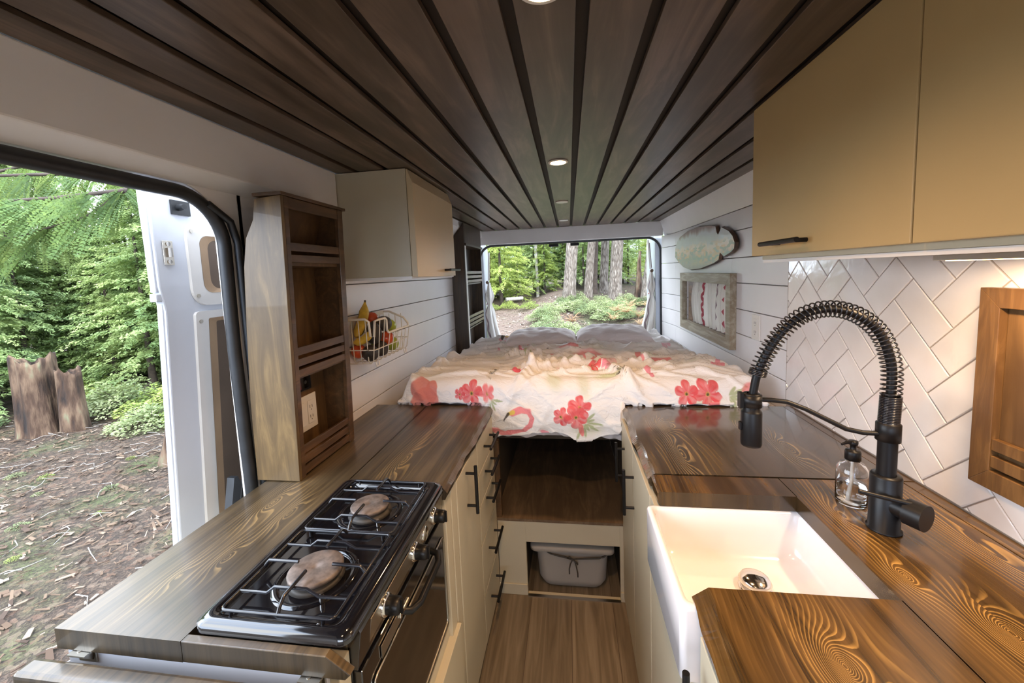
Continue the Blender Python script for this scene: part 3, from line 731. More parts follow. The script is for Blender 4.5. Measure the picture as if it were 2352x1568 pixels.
# ------------------------------------------------------------------ faucet
fx, fy = .655, .905
fc = thing('kitchen_faucet', (fx, fy, .9), 'matte black pull-down spring faucet beside the sink', 'faucet')
BK = M['black']
MB().lathe([(0, .9005), (.030, .9005), (.030, .9035), (.0265, .905), (.0265, 1.018), (.025, 1.0225), (.017, 1.0235)], (fx, fy, 0), 40).build('base', BK, fc)
MB().lathe([(.0165, 1.02), (.0165, 1.098)], (fx, fy, 0), 32).lathe([(.0165, 1.097), (.021, 1.098), (.021, 1.134), (.018, 1.137)], (fx, fy, 0), 36).build('riser', BK, fc)
# arc of hose in the plane towards the sink
def arcpt(u):
    # centreline from top of the riser over to the spray head
    key = [(.655, .905, 1.135), (.657, .905, 1.20), (.656, .907, 1.26), (.636, .91, 1.322), (.596, .913, 1.362), (.545, .917, 1.378), (.494, .921, 1.365), (.452, .925, 1.325), (.424, .929, 1.275), (.409, .932, 1.23), (.402, .934, 1.185)]
    x = u*(len(key)-1); k = min(int(x), len(key)-2); a = x-k
    P_ = [Vector(q) for q in key]; p0, p1, p2, p3 = P_[max(k-1, 0)], P_[k], P_[k+1], P_[min(k+2, len(P_)-1)]
    return .5*((2*p1)+(p2-p0)*a+(2*p0-5*p1+4*p2-p3)*a*a+(3*p1-p0-3*p2+p3)*a**3)
MB().tube([arcpt(i/80) for i in range(81)], .0085, 14).build('hose', BK, fc)
hel = []; turns_tot = 0; prev = arcpt(0); N = 5200; ph = 0; L = 0
for i in range(N+1):
    u = i/N*.895; p = arcpt(u); d = (arcpt(min(1, u+.004))-arcpt(max(0, u-.004))).normalized()
    ds = (p-prev).length; prev = p; L += ds
    pitch = .0034 if (L < .058 or u > .868) else .0098
    ph += ds/pitch*2*math.pi
    b = Vector((0, 1, 0)); b = (b-d*b.dot(d)).normalized(); a = b.cross(d)
    hel.append(p+(a*math.cos(ph)+b*math.sin(ph))*.0168)
mm = []
cur = 0
MB().tube(hel, .0017, 6).build('spring', M['iron'], fc)
hx_, hy_ = .400, .9345
MB().lathe([(.0095, 1.19), (.0165, 1.19), (.0175, 1.187), (.0175, 1.152), (.0205, 1.149), (.0215, 1.146), (.0215, 1.074), (.020, 1.069), (.012, 1.0685), (0, 1.0695)], (hx_, hy_, 0), 36).build('spray_head', BK, fc)
MB().box(hx_-.026, hx_-.0205, hy_-.006, hy_+.006, 1.105, 1.124).build('spray_button', BK, fc, .002)
mb = MB().tube([(fx-.018, fy, 1.112), (fx-.045, fy+.003, 1.112), (fx-.075, fy+.007, 1.118), (fx-.15, fy+.018, 1.158), (fx-.185, fy+.023, 1.172), (fx-.215, fy+.026, 1.175), (hx_+.017, hy_, 1.175)], .0052, 12)
mb.lathe([(.0178, 1.160), (.0205, 1.160), (.0205, 1.187), (.0178, 1.187)], (hx_, hy_, 0), 32)
mb.box(hx_-.027, hx_-.019, hy_-.008, hy_+.008, 1.158, 1.192); mb.build('support_arm', BK, fc)
a0 = Vector((fx, fy, .962)); ad = Vector((.46, -.88, .0)).normalized()
MB().cyl(a0, a0+ad*.040, .0205, 30).cyl(a0+ad*.038, a0+ad*.068, .0265, 34).build('valve_body', BK, fc, .0015)
lv = a0+ad*.053; ld = Vector((-.90, .28, .12)).normalized()
MB().tube([lv+Vector((0, 0, .020)), lv+Vector((0, 0, .020))+ld*.045, lv+Vector((0, 0, .020))+ld*.093], .0048, 12).build('lever', BK, fc)

# ------------------------------------------------------------------ soap bottle
bx_, by_ = .652, 1.0
sb = thing('soap_dispenser', (bx_, by_, .9), 'clear glass soap bottle with black pump behind the faucet', 'soap dispenser')
MB().lathe([(0, .9005), (.026, .9005), (.0305, .904), (.031, .91), (.031, .965), (.0295, .978), (.023, .988), (.0135, .993), (.0125, 1.002), (.0112, 1.002), (.012, .992), (.022, .985), (.0277, .977), (.029, .965), (.029, .912), (.027, .905), (0, .904)], (bx_, by_, 0), 44).build('bottle', M['glass'], sb)
MB().lathe([(0, .9045), (.0268, .9055), (.0285, .912), (.0285, .945), (0, .945)], (bx_, by_, 0), 40).build('soap', M['soap'], sb)
pm = MB().lathe([(.0135, .996), (.0155, .997), (.0155, 1.014), (.0135, 1.017), (.006, 1.0175), (.006, 1.028), (.0085, 1.029), (.0095, 1.032), (.009, 1.037), (0, 1.038)], (bx_, by_, 0), 32)
pm.tube([(bx_, by_, 1.0345), (bx_-.018, by_-.006, 1.0355), (bx_-.031, by_-.010, 1.0325)], [.0042, .0034, .0024], 10); pm.build('pump', BK, sb)
MB().tube([(bx_, by_, .996), (bx_-.001, by_, .95), (bx_-.006, by_, .908)], .0034, 10).build('dip_tube', M['plastic'], sb)
sb.scale = (1, 1, 1.13)

# ------------------------------------------------------------------ right upper cabinets
uc = thing('wall_cabinet', (.70, .7, 1.485), 'long cream upper cabinet above the tiled galley wall', 'cabinet')
MB().box(.5385, .871, -.55, 1.205, 1.489, 1.897).build('body', GAL, uc, .001)
for ya, yb, nm in ((.6915, 1.222, 1), (.02, .6885, 0), (-.55, .017, 0)):
    d = MB().box(.518, .537, ya, yb, 1.500, 1.898).build('door', M['cream_lamplit'], uc, .0018)
    if nm: bar_handle(d, (.518, 1.015, 1.527), (0, 1, 0), .165, (-1, 0, 0))
    elif ya > 0: bar_handle(d, (.518, .12, 1.527), (0, 1, 0), .165, (-1, 0, 0))
MB().box(.5395, .87, -.55, 1.20, 1.481, 1.4885).build('light_rail', M['white'], uc)
# under-cabinet light bar
lb = thing('light_bar', (.72, .5, 1.47), 'slim light bar under the upper cabinet lighting the tiles', 'light')
MB().box(.715, .76, .16, .90, 1.470, 1.4805).build('housing', M['steel'], lb, .001)
t = NT('warm_led'); t.set(Base_Color=(.9, .8, .6), Emission_Color=(1, .62, .28), Emission_Strength=9.0); M['led'] = t.m
MB().box(.721, .754, .58, .88, 1.4685, 1.4698).build('diffuser', M['led'], lb)

# niche box on the tiles
NF = ply_wood('honey_stained_frame', (.10, .047, .015), (.21, .11, .038), axis=2, rough=.4, sc=1.3, seed=12., blotch=.2, coat=.2)
nb = thing('recessed_shelf', (.86, .76, .99), 'brown framed spice niche in the tile wall right of the faucet', 'shelf')
mb = MB(); y0, y1, z0, z1 = .56, .956, .992, 1.41
def frame(mb, x0, x1, y0, y1, z0, z1, fw):
    """four mitred bars of a picture frame facing -x"""
    for q in (((y0, z0), (y1, z0), (y1-fw, z0+fw), (y0+fw, z0+fw)), ((y1, z0), (y1, z1), (y1-fw, z1-fw), (y1-fw, z0+fw)), ((y1, z1), (y0, z1), (y0+fw, z1-fw), (y1-fw, z1-fw)), ((y0, z1), (y0, z0), (y0+fw, z0+fw), (y0+fw, z1-fw))):
        mb.prism(list(q), 0, x0, x1)
frame(mb, .850, .8705, y0, y1, z0, z1, .040); mb.build('frame', NF, nb, .001)
for a in (1.088, 1.052): MB().box(.852, .864, y0+.041, y1-.041, a-.012, a+.012).build('rail', NF, nb, .001)
o = MB().box(.8935, .899, y0+.03, y1-.03, z0+.03, z1-.03).box(.872, .893, y1-.039, y1-.032, z0+.03, z1-.03).box(.8715, .893, y0+.04, y1-.04, z0+.031, z0+.039)
MB().box(.8655, .8695, y0+.041, y1-.041, z0+.041, z1-.041).build('back_panel', TI, nb)

# ------------------------------------------------------------------ window in the shiplap wall
wf = thing('window_frame', (.86, 2.7, 1.0), 'square wooden window frame with curtains over the bed, right wall', 'window frame')
mb = MB(); frame(mb, .846, .8795, 2.245, 3.20, 1.020, 1.432, .06)
FW = ply_wood('weathered_frame_wood', (.27, .20, .12), (.50, .43, .32), axis=1, rough=.5, sc=1.2, seed=15., blotch=.15)
mb.build('frame', FW, wf, .001)
mb = MB().box(.8798, .965, 2.3155, 2.322, 1.0755, 1.3945).box(.8798, .965, 3.093, 3.0995, 1.0755, 1.3945).box(.8798, .965, 2.3225, 3.0925, 1.0755, 1.082).box(.8798, .965, 2.3225, 3.0925, 1.388, 1.3945)
mb.build('reveal', TF, wf)
mb = MB().box(.957, .961, 2.3225, 3.0925, 1.0825, 1.3875); o = mb.build('pane', M['glass'], wf)
# curtains
t = NT('printed_curtain_cotton'); P = t.sep(t.pos())
M['curt_side'] = t.m
def curtain_mat(name, base, horiz):
    t = NT(name); P = t.sep(t.node('TexCoord').outputs['UV'])
    u, v = P[0], P[1]
    tri = t.math('ABSOLUTE', t.math('SUBTRACT', t.math('FRACT', t.math('MULTIPLY', v, 4.5)), .5))
    z = t.math('FRACT', t.math('ADD', t.math('MULTIPLY', u, 1.35), t.math('MULTIPLY', tri, .10)))
    l1 = t.math('LESS_THAN', t.math('ABSOLUTE', t.math('SUBTRACT', z, .42)), .022)
    l2 = t.math('LESS_THAN', t.math('ABSOLUTE', t.math('SUBTRACT', z, .85)), .020)
    c = t.mix(l1, base, (.50, .13, .16)); c = t.mix(l2, c, (.36, .28, .29))
    t.bump(t.noise(t.obj(), 300, 2), .2, .001); t.set(Base_Color=c, Roughness=.9)
    tr = t.node('BsdfTranslucent'); t.inp(tr, 'Color', c); mx = t.node('MixShader'); mx.inputs[0].default_value = .35
    t.t.links.new(t.b.outputs[0], mx.inputs[1]); t.t.links.new(tr.outputs[0], mx.inputs[2]); t.t.links.new(mx.outputs[0], t.out.inputs[0]); return t.m
CM = curtain_mat('zigzag_curtain_cotton', (.80, .77, .72), False)
def cloth(name, fn, nu, nv, parent, mt, thick=.0015):
    V = np.array([fn(i/nu, j/nv) for j in range(nv+1) for i in range(nu+1)])
    org = np.array(ORG[parent.name]) if parent else np.zeros(3)
    F = np.array([(j*(nu+1)+i, j*(nu+1)+i+1, (j+1)*(nu+1)+i+1, (j+1)*(nu+1)+i) for j in range(nv) for i in range(nu)])
    o = npmesh(name, V-org, F, mt, parent, org, True)
    uv = o.data.uv_layers.new(name='UVMap'); li = F.ravel()
    U = np.array([(i/nu, j/nv) for j in range(nv+1) for i in range(nu+1)])[li]
    uv.data.foreach_set('uv', U.astype(np.float32).ravel())
    md = o.modifiers.new('thick', 'SOLIDIFY'); md.thickness = thick
    ORG[o.name] = Vector(org); return o
for k, (ya, yb, lab) in enumerate(((2.345, 2.665, 'short gathered zigzag curtain, half nearer the galley, in the window over the bed'), (2.70, 2.99, 'short gathered zigzag curtain, half nearer the rear, in the window over the bed'))):
    ct = thing('window_curtain', (.90, (ya+yb)/2, 1.0), lab, 'curtain', 'pair of short window curtains')
    def fn(u, v, ya=ya, yb=yb, k=k):
        fl = .4+.6*min(1, v*3)
        y = ya+(yb-ya)*u; y += math.sin(v*math.pi)*.02*(1 if k else -.3)*(u if k else 1-u)
        x = .895+.010*math.sin(u*30+k)*fl+.005*math.sin(u*67+2*v+k*2)-.012*math.sin(v*math.pi)*.8
        return (x, y+.006*math.sin(u*41+v*2), 1.384-.318*v+.008*math.sin(u*19)*v)
    cloth('fabric', fn, 90, 26, ct, CM)
rod = MB().cyl((.90, 2.3225, 1.381), (.90, 3.0925, 1.381), .004, 10)
tag(rod.build('curtain_rod', M['plastic']), 'thin white rod holding the short curtains in the right window', 'curtain rod')

# painted wood slab
pl = thing('painted_wood_slab', (.86, 2.75, 1.44), 'oval painted slab of wood hung above the window, right wall', 'wall art')
PX = [(1552,565),(1556,552),(1563,541),(1580,530),(1605,521),(1635,518.5),(1646,521),(1648,534),(1651,539),(1654,526),(1672,530),(1683,541),(1690,556),(1692,570),(1684,580),(1667,591),(1660,593),(1656,597),(1640,604),(1610,617),(1586,619),(1570,613),(1560,603),(1551,590)]
PX = [(3.354, 1.627), (3.302, 1.675), (3.216, 1.705), (3.025, 1.729), (2.785, 1.734), (2.545, 1.714), (2.481, 1.703), (2.46, 1.666), (2.439, 1.652), (2.413, 1.671), (2.394, 1.690), (2.29, 1.659), (2.238, 1.629), (2.209, 1.593), (2.214, 1.562), (2.253, 1.546), (2.353, 1.525), (2.385, 1.54), (2.41, 1.55), (2.43, 1.51), (2.506, 1.492), (2.74, 1.463), (2.964, 1.455), (3.136, 1.476), (3.254, 1.511), (3.368, 1.559)]
t = NT('painted_landscape'); P = t.sep(t.pos())
wz = t.math('ADD', P[2], t.math('MULTIPLY', t.math('SUBTRACT', t.noise(t.comb(0.0, t.math('MULTIPLY', P[1], 3), P[2]), 4, 4), .5), .09))
c = t.ramp(t.math('DIVIDE', t.math('SUBTRACT', wz, 1.45), .29), [(.0, (.25, .22, .20)), (.18, (.33, .31, .28)), (.30, (.30, .33, .27)), (.42, (.70, .47, .34)), (.52, (.70, .56, .46)), (.62, (.54, .53, .53)), (.8, (.58, .60, .62)), (.9, (.32, .20, .17)), (1, (.20, .12, .10))])
bl = t.voro(t.scale(t.pos(), (1, 3, 9)), 7, 'Color')
bs = t.sep(bl); band = t.ramp(t.math('DIVIDE', t.math('SUBTRACT', P[2], 1.45), .29), [(.1, (0, 0, 0)), (.25, (1, 1, 1)), (.5, (1, 1, 1)), (.62, (0, 0, 0))])
c = t.mix(t.math('MULTIPLY', t.math('MULTIPLY', t.math('GREATER_THAN', bs[0], .62), band), .75), c, (.66, .40, .18))
c = t.mix(t.math('MULTIPLY', t.math('MULTIPLY', t.math('LESS_THAN', bs[1], .3), band), .7), c, (.20, .30, .25))
t.set(Base_Color=c, Roughness=.35); t.b.inputs['Coat Weight'].default_value = .15
M['paint'] = t.m
cy_, cz_ = 2.79, 1.595
mb = MB(); n = len(PX)
def sc_(p, k): return (cy_+(p[0]-cy_)*k, cz_+(p[1]-cz_)*k)
rings = [[(.874, *sc_(p, 1.0)) for p in PX], [(.866, *sc_(p, 1.035)) for p in PX], [(.858, *sc_(p, 1.02)) for p in PX], [(.853, *p) for p in PX]]
vs = [p for r_ in rings for p in r_]
mb.add(vs, [(a*n+k, a*n+(k+1) % n, (a+1)*n+(k+1) % n, (a+1)*n+k) for a in range(3) for k in range(n)])
mb.add(rings[0], [tuple(range(n))[::-1]])
mb.build('wood_edge', ply_wood('slab_edge_wood', (.07, .04, .025), (.20, .12, .08), axis=1, rough=.4, coat=.4), pl)
MB().add([(.8528, *p) for p in PX], [tuple(range(n))]).build('painted_face', M['paint'], pl, fix=False)
MB().box(.8725, .8795, 2.6, 2.95, 1.585, 1.61).build('hanging_cleat', M['dark_bark'], pl)
# right wall outlet
o_ = thing('wall_outlet', (.875, 2.01, 1.11), 'white double wall socket on the right shiplap wall by the tiles', 'outlet')
MB().box(.8735, .8795, 1.972, 2.052, 1.116, 1.236).build('plate', M['plastic'], o_, .0015)
MB().box(.8715, .8733, 1.994, 2.030, 1.135, 1.218).build('socket', M['plastic'], o_, .001)
sl = MB()
for zc in (1.155, 1.198): sl.box(.8711, .8714, 2.004, 2.0065, zc-.006, zc+.006).box(.8711, .8714, 2.0175, 2.020, zc-.006, zc+.006).cyl((.8711, 2.012, zc-.012), (.8714, 2.012, zc-.012), .0025, 8)
sl.build('slots', M['slot'], o_)

# ------------------------------------------------------------------ ceiling downlights
t = NT('lit_downlight'); t.set(Base_Color=(1, .9, .7), Emission_Color=(1, .62, .26), Emission_Strength=28.0); M['lit'] = t.m
M['unlit'] = flat('frosted_lens', (.70, .69, .66), .3)
for y, lit, lab in ((-.25, 1, 'lit round downlight set in the centre ceiling board behind the viewer'), (.625, 1, 'lit round downlight at the very top of the view'), (1.575, 1, 'lit round downlight in the centre ceiling board above the aisle'),
                    (2.455, 0, 'unlit round downlight over the bed, nearer the viewer'), (3.32, 0, 'unlit round downlight over the bed, nearest the rear opening')):
    if y < 0: lab = 'lit round downlight in the centre board, above the viewer'
    d_ = thing('ceiling_downlight', (-.027, y, 1.893), lab, 'light', 'downlights along the centre ceiling board')
    MB().lathe([(.030, 1.8998), (.038, 1.8995), (.038, 1.8965), (.035, 1.8945), (.029, 1.8955)], (-.027, y, 0), 40).build('trim_ring', M['chrome' if 0 else 'white'], d_)
    MB().lathe([(.0295, 1.8952), (.020, 1.8945), (0, 1.894)], (-.027, y, 0), 40).build('lens', M['lit' if lit else 'unlit'], d_, fix=False)
    if lit:
        l = bpy.data.lights.new('downlight_lamp', 'SPOT'); l.energy = 30; l.color = (1, .60, .30); l.spot_size = R(150); l.spot_blend = 1.0; l.shadow_soft_size = .03
        lo = bpy.data.objects.new('downlight_lamp', l); COL.objects.link(lo); lo.location = (-.027, y, 1.885)
        if y > 1: l.energy = 19
l = bpy.data.lights.new('bar_lamp', 'AREA'); l.shape = 'RECTANGLE'; l.size = .03; l.size_y = .28; l.energy = 4.5; l.color = (1, .68, .40)
lo = bpy.data.objects.new('bar_lamp', l); COL.objects.link(lo); lo.location = (.735, .74, 1.467)
#@@@BED
# ------------------------------------------------------------------ bed base and storage below
def vnoise(x, y, seed=0):
    xi = np.floor(x).astype(int); yi = np.floor(y).astype(int); xf = x-xi; yf = y-yi
    def h(a, b):
        n = (a*374761393+b*668265263+seed*1442695041) & 0x7fffffff; n = ((n ^ (n >> 13))*1274126177) & 0x7fffffff
        return ((n ^ (n >> 16)) & 0xffff)/65535.0
    u = xf*xf*(3-2*xf); v = yf*yf*(3-2*yf)
    return (h(xi, yi)*(1-u)+h(xi+1, yi)*u)*(1-v)+(h(xi, yi+1)*(1-u)+h(xi+1, yi+1)*u)*v
def sm(a, b, x):
    t_ = np.clip((x-a)/(b-a), 0, 1); return t_*t_*(3-2*t_)
bp_ = thing('bed_platform', (0, 2.7, 0), 'cream bed box with open dark storage, at the end of the aisle', 'bed platform')
mb = MB()
ox0, ox1, oz0, oz1 = -.228, .190, .0025, .258
mb.box(-.357, ox0, 1.688, 1.706, 0, .357).box(ox1, .219, 1.688, 1.706, 0, .357).box(ox0, ox1, 1.688, 1.706, oz1, .357).box(ox0, ox1, 1.688, 1.706, 0, oz0)
mb.build('front_panel', CAB_L, bp_, .001)
MB().box(-.358, ox0, 1.680, 1.6875, .0, .052).build('skirting', CAB_L, bp_, .002)
MB().box(ox1, .219, 1.680, 1.6875, .0, .045).build('skirting', CAB_L, bp_, .002)
MB().box(ox0, ox1, 1.672, 1.6875, .0005, .0045).build('threshold_strip', M['steel'], bp_)
MB().box(-.375, .235, 1.684, 3.5, .3575, .370).build('storage_floor', ply_wood('light_storage_floor', (.13, .085, .05), (.24, .165, .10), axis=1, rough=.5, seed=3.), bp_)
MB().box(-.361, -.335, 1.69, 1.712, .371, .735).build('side_frame', TF, bp_, .001)
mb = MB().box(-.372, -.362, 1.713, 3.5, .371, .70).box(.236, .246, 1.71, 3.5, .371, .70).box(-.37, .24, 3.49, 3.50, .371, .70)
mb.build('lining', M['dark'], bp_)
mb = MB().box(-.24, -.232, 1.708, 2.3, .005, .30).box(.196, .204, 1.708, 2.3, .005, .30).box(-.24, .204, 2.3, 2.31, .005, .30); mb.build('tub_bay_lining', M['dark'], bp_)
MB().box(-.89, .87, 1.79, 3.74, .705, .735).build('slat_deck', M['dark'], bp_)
# plastic tub in its bay
tb_ = thing('storage_tub', (-.02, 1.85, .004), 'grey lidded plastic tub tied with cord in the low bay under the bed', 'tub')
mb = MB(); cx_, cy2 = -.022, 1.90
def rr2(hx, hy, z, r_=.03): return [(x, y, z) for x, y in rect_pts(cx_, cy2, hx, hy, r_, 6)]
ring_loft(mb, [rr2(.120, .14, .0045, .05), rr2(.142, .16, .012, .05), rr2(.156, .17, .045, .045), rr2(.166, .178, .19, .04), rr2(.169, .18, .198, .04)], capa=True)
mb.build('body', M['tub'], tb_)
mb = MB(); ring_loft(mb, [rr2(.186, .19, .1985, .03), rr2(.192, .195, .201, .03), rr2(.192, .195, .216, .03), rr2(.186, .19, .223, .03), rr2(.15, .16, .226, .03)], capa=True)
mb.build('lid', M['tub'], tb_)
yf_ = cy2-.176
cd_ = MB().tube([(-.178, yf_+.02, .197), (-.12, yf_-.010, .186), (-.05, yf_-.014, .178), (-.015, yf_-.016, .172), (.05, yf_-.014, .178), (.12, yf_-.010, .183), (.15, yf_+.02, .190)], .0028, 8)
cd_.tube([(-.178, yf_+.02, .194), (-.10, yf_-.010, .180), (-.02, yf_-.016, .170), (.10, yf_-.010, .176), (.15, yf_+.02, .186)], .0026, 8)
cd_.tube([(-.018, yf_-.018, .172), (-.03, yf_-.020, .150), (-.036, yf_-.014, .12), (-.036, yf_-.006, .09)], .0028, 8).tube([(-.014, yf_-.018, .172), (-.004, yf_-.020, .14), (.002, yf_-.012, .10), (.002, yf_-.004, .075)], .0028, 8)
cd_.tube([(-.018, yf_-.018, .172), (-.035, yf_-.022, .188), (-.045, yf_-.02, .178), (-.02, yf_-.02, .170), (.002, yf_-.022, .158), (.004, yf_-.02, .148), (-.012, yf_-.02, .166)], .003, 8)
cd_.build('cord', M['cord'], tb_)

# ------------------------------------------------------------------ mattress, duvet, pillows
bd = thing('mattress', (0, 2.7, .735), 'grey sheeted mattress under the flowered duvet', 'mattress')
def rg2(dx, dy, z, r_): return [(x, y, z) for x, y in rect_pts(0, 2.735, .862-dx, 1.0-dy, r_, 8)]
mb = MB(); ring_loft(mb, [rg2(.02, .02, .7365, .06), rg2(.003, .003, .75, .07), rg2(0, 0, .78, .07), rg2(.0, .0, .84, .07), rg2(.012, .012, .868, .07), rg2(.05, .05, .875, .06)], capa=True)
mo = mb.build('sheeted_body', M['sheet'], bd)
# hanging sheet edge seen below the duvet in the aisle
def fn(u, v):
    x = -.355+.565*u
    zb = .735+.018*math.sin(u*3.1)+.006*math.sin(u*17)+.004*math.sin(u*41)
    z = .83+(zb-.83)*v
    y = 1.722-.004*math.sin(v*2.6)+.003*math.sin(u*36+v*4)*v+.002*math.sin(u*85+v*9)
    return (x, y, z)
sh = cloth('sheet', fn, 120, 20, bd, M['sheet'])
# duvet
NU, NV = 620, 560
XL, XR = -.815, .80
uu, vv = np.meshgrid(np.linspace(0, 1, NU+1), np.linspace(0, 1, NV+1))
aisle = sm(-.40, -.34, XL+(XR-XL)*uu)*(1-sm(.19, .25, XL+(XR-XL)*uu))
x0_ = XL+(XR-XL)*uu
wav = .016*np.sin(x0_*9+.6)+.010*np.sin(x0_*21)+.006*np.sin(x0_*47)
s_end = -(.085+.012*np.sin(x0_*14)*1+.005*np.sin(x0_*33)) - aisle*(.125+wav*.7-.035*sm(.0, .2, XL+(XR-XL)*uu))
s_top = 1.86+.02*np.sin(uu*9)
s_ = s_top+(s_end-s_top)*(vv**.75)
xq = x0_
def warp(x, y, a, f, sd): return a*(vnoise(x*f, y*f, sd)-.5)*2
# radiating creases and long soft folds
dx, dy = xq-.03, s_+.02
th = np.arctan2(dx, np.maximum(.02, dy)); rd = np.hypot(dx, dy)
w1 = th*3.6+warp(xq, s_, 1.0, 2.5, 1); f1 = 1-np.abs(np.sin(w1*2.1+2*vnoise(rd*3, th*2, 5)))
w2 = s_*7+xq*1.8+warp(xq, s_, 2.4, 2.2, 2); f2 = 1-np.abs(np.sin(w2*1.6))
w3 = s_*17-xq*6+warp(xq, s_, 3.0, 3.1, 3); f3 = 1-np.abs(np.sin(w3))
w4 = s_*30+xq*16+warp(xq, s_, 4.0, 4.0, 8); f4 = 1-np.abs(np.sin(w4))
fade = sm(-.02, .10, s_)
msk = vnoise(xq*3.2+9, s_*3.2, 11); msk2 = vnoise(xq*4+3, s_*4+5, 17); msk3 = vnoise(xq*6+1, s_*5+2, 23)
hgt = 1.35*(.034*f1**2.5*msk*np.exp(-rd*.8)*sm(.10, .45, rd)+.040*f2**3*msk2+.032*f3**3.5*msk3+.016*f4**3.5*msk2+.020*(vnoise(xq*2.2, s_*2.2, 31)-.5)*2)
hgt = hgt*(.35+.65*fade)
r0 = .045; top = .992-.058*np.maximum(0, s_)
arc_ = np.clip((r0-s_)/(r0*math.pi/2), 0, 1)*math.pi/2
below = np.maximum(0, -(s_-(r0-r0*math.pi/2)))
Yf = 1.700
Y = np.where(s_ > r0, Yf+s_, Yf+r0-r0*np.sin(arc_))
Z = np.where(s_ > r0, top, (.992-.058*r0)-r0+r0*np.cos(arc_)-below)
ny = np.where(s_ > r0, 0, -np.sin(arc_)); nz_ = np.where(s_ > r0, 1, np.cos(arc_))
frf = .007*np.sin(xq*22+3*vnoise(xq*4, s_*5, 3))*sm(.02, .12, below)+.008*(vnoise(xq*7, s_*9, 41)-.5)*2*sm(0, .05, below)
hh = hgt+frf
bulge = .014*np.sin(np.clip(below/.16, 0, 1)*math.pi)
Y = Y+ny*(hh+bulge); Z = Z+nz_*hh
# sides roll down to the mattress
eL = 1-sm(0, .055, uu); eR = 1-sm(0, .05, 1-uu)
Z = Z-(eL**1.3)*(.075)*(s_ > -.2)-(eR**1.3)*(.085); Xd = xq+eL*.02-eR*.02
# rest on the counters, not in them
on = (1-sm(-.42, -.37, Xd))+sm(.20, .23, Xd)
Z = np.where((on > .2) & (Y < 1.72), np.maximum(Z, .9065+.004*np.abs(np.sin(xq*40))), Z); Y = np.where((on > .2) & (Z < .93), np.maximum(Y, 1.664), Y)
Y = np.where(on > .2, np.maximum(Y, 1.66), Y)
Z = np.maximum(Z, .748)
V = np.stack([Xd.ravel(), Y.ravel(), Z.ravel()], 1)
ii_ = (np.arange(NV)[:, None]*(NU+1)+np.arange(NU)[None, :]).ravel()
F = np.stack([ii_, ii_+1, ii_+NU+2, ii_+NU+1], 1)
# printed pattern
C3 = np.ones(s_.shape+(3,))*np.array((.83, .81, .80))
X, Sv = xq, s_
def blend(mk_, col, a=1.0):
    global C3
    mk_ = np.clip(mk_*a, 0, 1)[..., None]; C3 = C3*(1-mk_)+np.array(col)*mk_
def loc_(cx, cs, sc, rot):
    a = R(rot); x = (X-cx)/sc; y = (Sv-cs)/sc
    return x*math.cos(a)+y*math.sin(a), -x*math.sin(a)+y*math.cos(a)
def flower(cx, cs, sc, rot=0, col=(.70, .075, .085), a=.95):
    x, y = loc_(cx, cs, sc, rot); r_ = np.hypot(x, y); t_ = np.arctan2(y, x)
    edge = .50+.50*np.abs(np.cos(2.5*t_))**.55; m_ = 1-sm(edge-.06, edge, r_)
    sh_ = .75+.35*vnoise(t_*4+10, r_*2, 3)
    blend(m_*sh_, col, a); blend(m_*sm(.3, 0, np.abs(np.sin(2.5*t_)))*sm(.9, .3, r_)*.45, (.50, .03, .04)); blend((1-sm(.08, .13, r_)), (.10, .08, .03)); blend((1-sm(.13, .17, r_))*sm(.09, .12, r_), (.6, .40, .06))
def ell(cx, cs, a, b, rot, col, al=.9, soft=.25):
    x, y = loc_(cx, cs, 1, rot); r_ = np.hypot(x/a, y/b); blend(1-sm(1-soft, 1, r_), col, al)
def fan(cx, cs, sc, rot, n=6, spread=120, col=(.36, .42, .20), a=.85):
    for k in range(n):
        an = rot-spread/2+spread*k/(n-1); L = sc*(.75+.25*math.sin(k*1.9+1)); ell(cx+math.cos(R(an))*L*.55, cs+math.sin(R(an))*L*.55, L*.5, sc*.075, an, col, a, .35)
def poly_stroke(pts, wd_, col, a=.95):
    d = np.full(X.shape, 9.0)
    for k, (p, q) in enumerate(zip(pts[:-1], pts[1:])):
        px, py = q[0]-p[0], q[1]-p[1]; t_ = np.clip(((X-p[0])*px+(Sv-p[1])*py)/(px*px+py*py), 0, 1)
        ww = wd_[k]+(wd_[k+1]-wd_[k])*t_; d = np.minimum(d, np.hypot(X-p[0]-px*t_, Sv-p[1]-py*t_)/ww)
    blend(1-sm(.8, 1.05, d), col, a)
def flamingo(cx, cs, sc, flip=1, body=True, pale=0):
    pk = (.78, .22+pale, .24+pale)
    P_ = lambda pts: [(cx+flip*a*sc, cs+b*sc) for a, b in pts]
    if body:
        ell(cx+flip*.55*sc, cs-.55*sc, .55*sc, .26*sc, 20*flip, (.80, .33, .36), .9, .4)
        poly_stroke(P_([(.45, -.75), (.42, -1.3), (.46, -1.7)]), [.035*sc]*3, pk); poly_stroke(P_([(.65, -.75), (.72, -1.2), (.52, -1.32)]), [.035*sc]*3, pk)
    poly_stroke(P_([(-.30, .22), (-.02, .32), (.22, .26), (.33, .05), (.26, -.18), (.05, -.34), (-.25, -.42), (-.45, -.46)]), [.11*sc, .12*sc, .085*sc, .085*sc, .085*sc, .085*sc, .10*sc, .12*sc], pk)
    poly_stroke(P_([(-.28, .24), (-.45, .20)]), [.075*sc, .06*sc], (.70, .50, .08)); poly_stroke(P_([(-.45, .20), (-.58, .02)]), [.06*sc, .03*sc], (.06, .04, .03))
GR, GR2 = (.38, .43, .22), (.58, .60, .42)
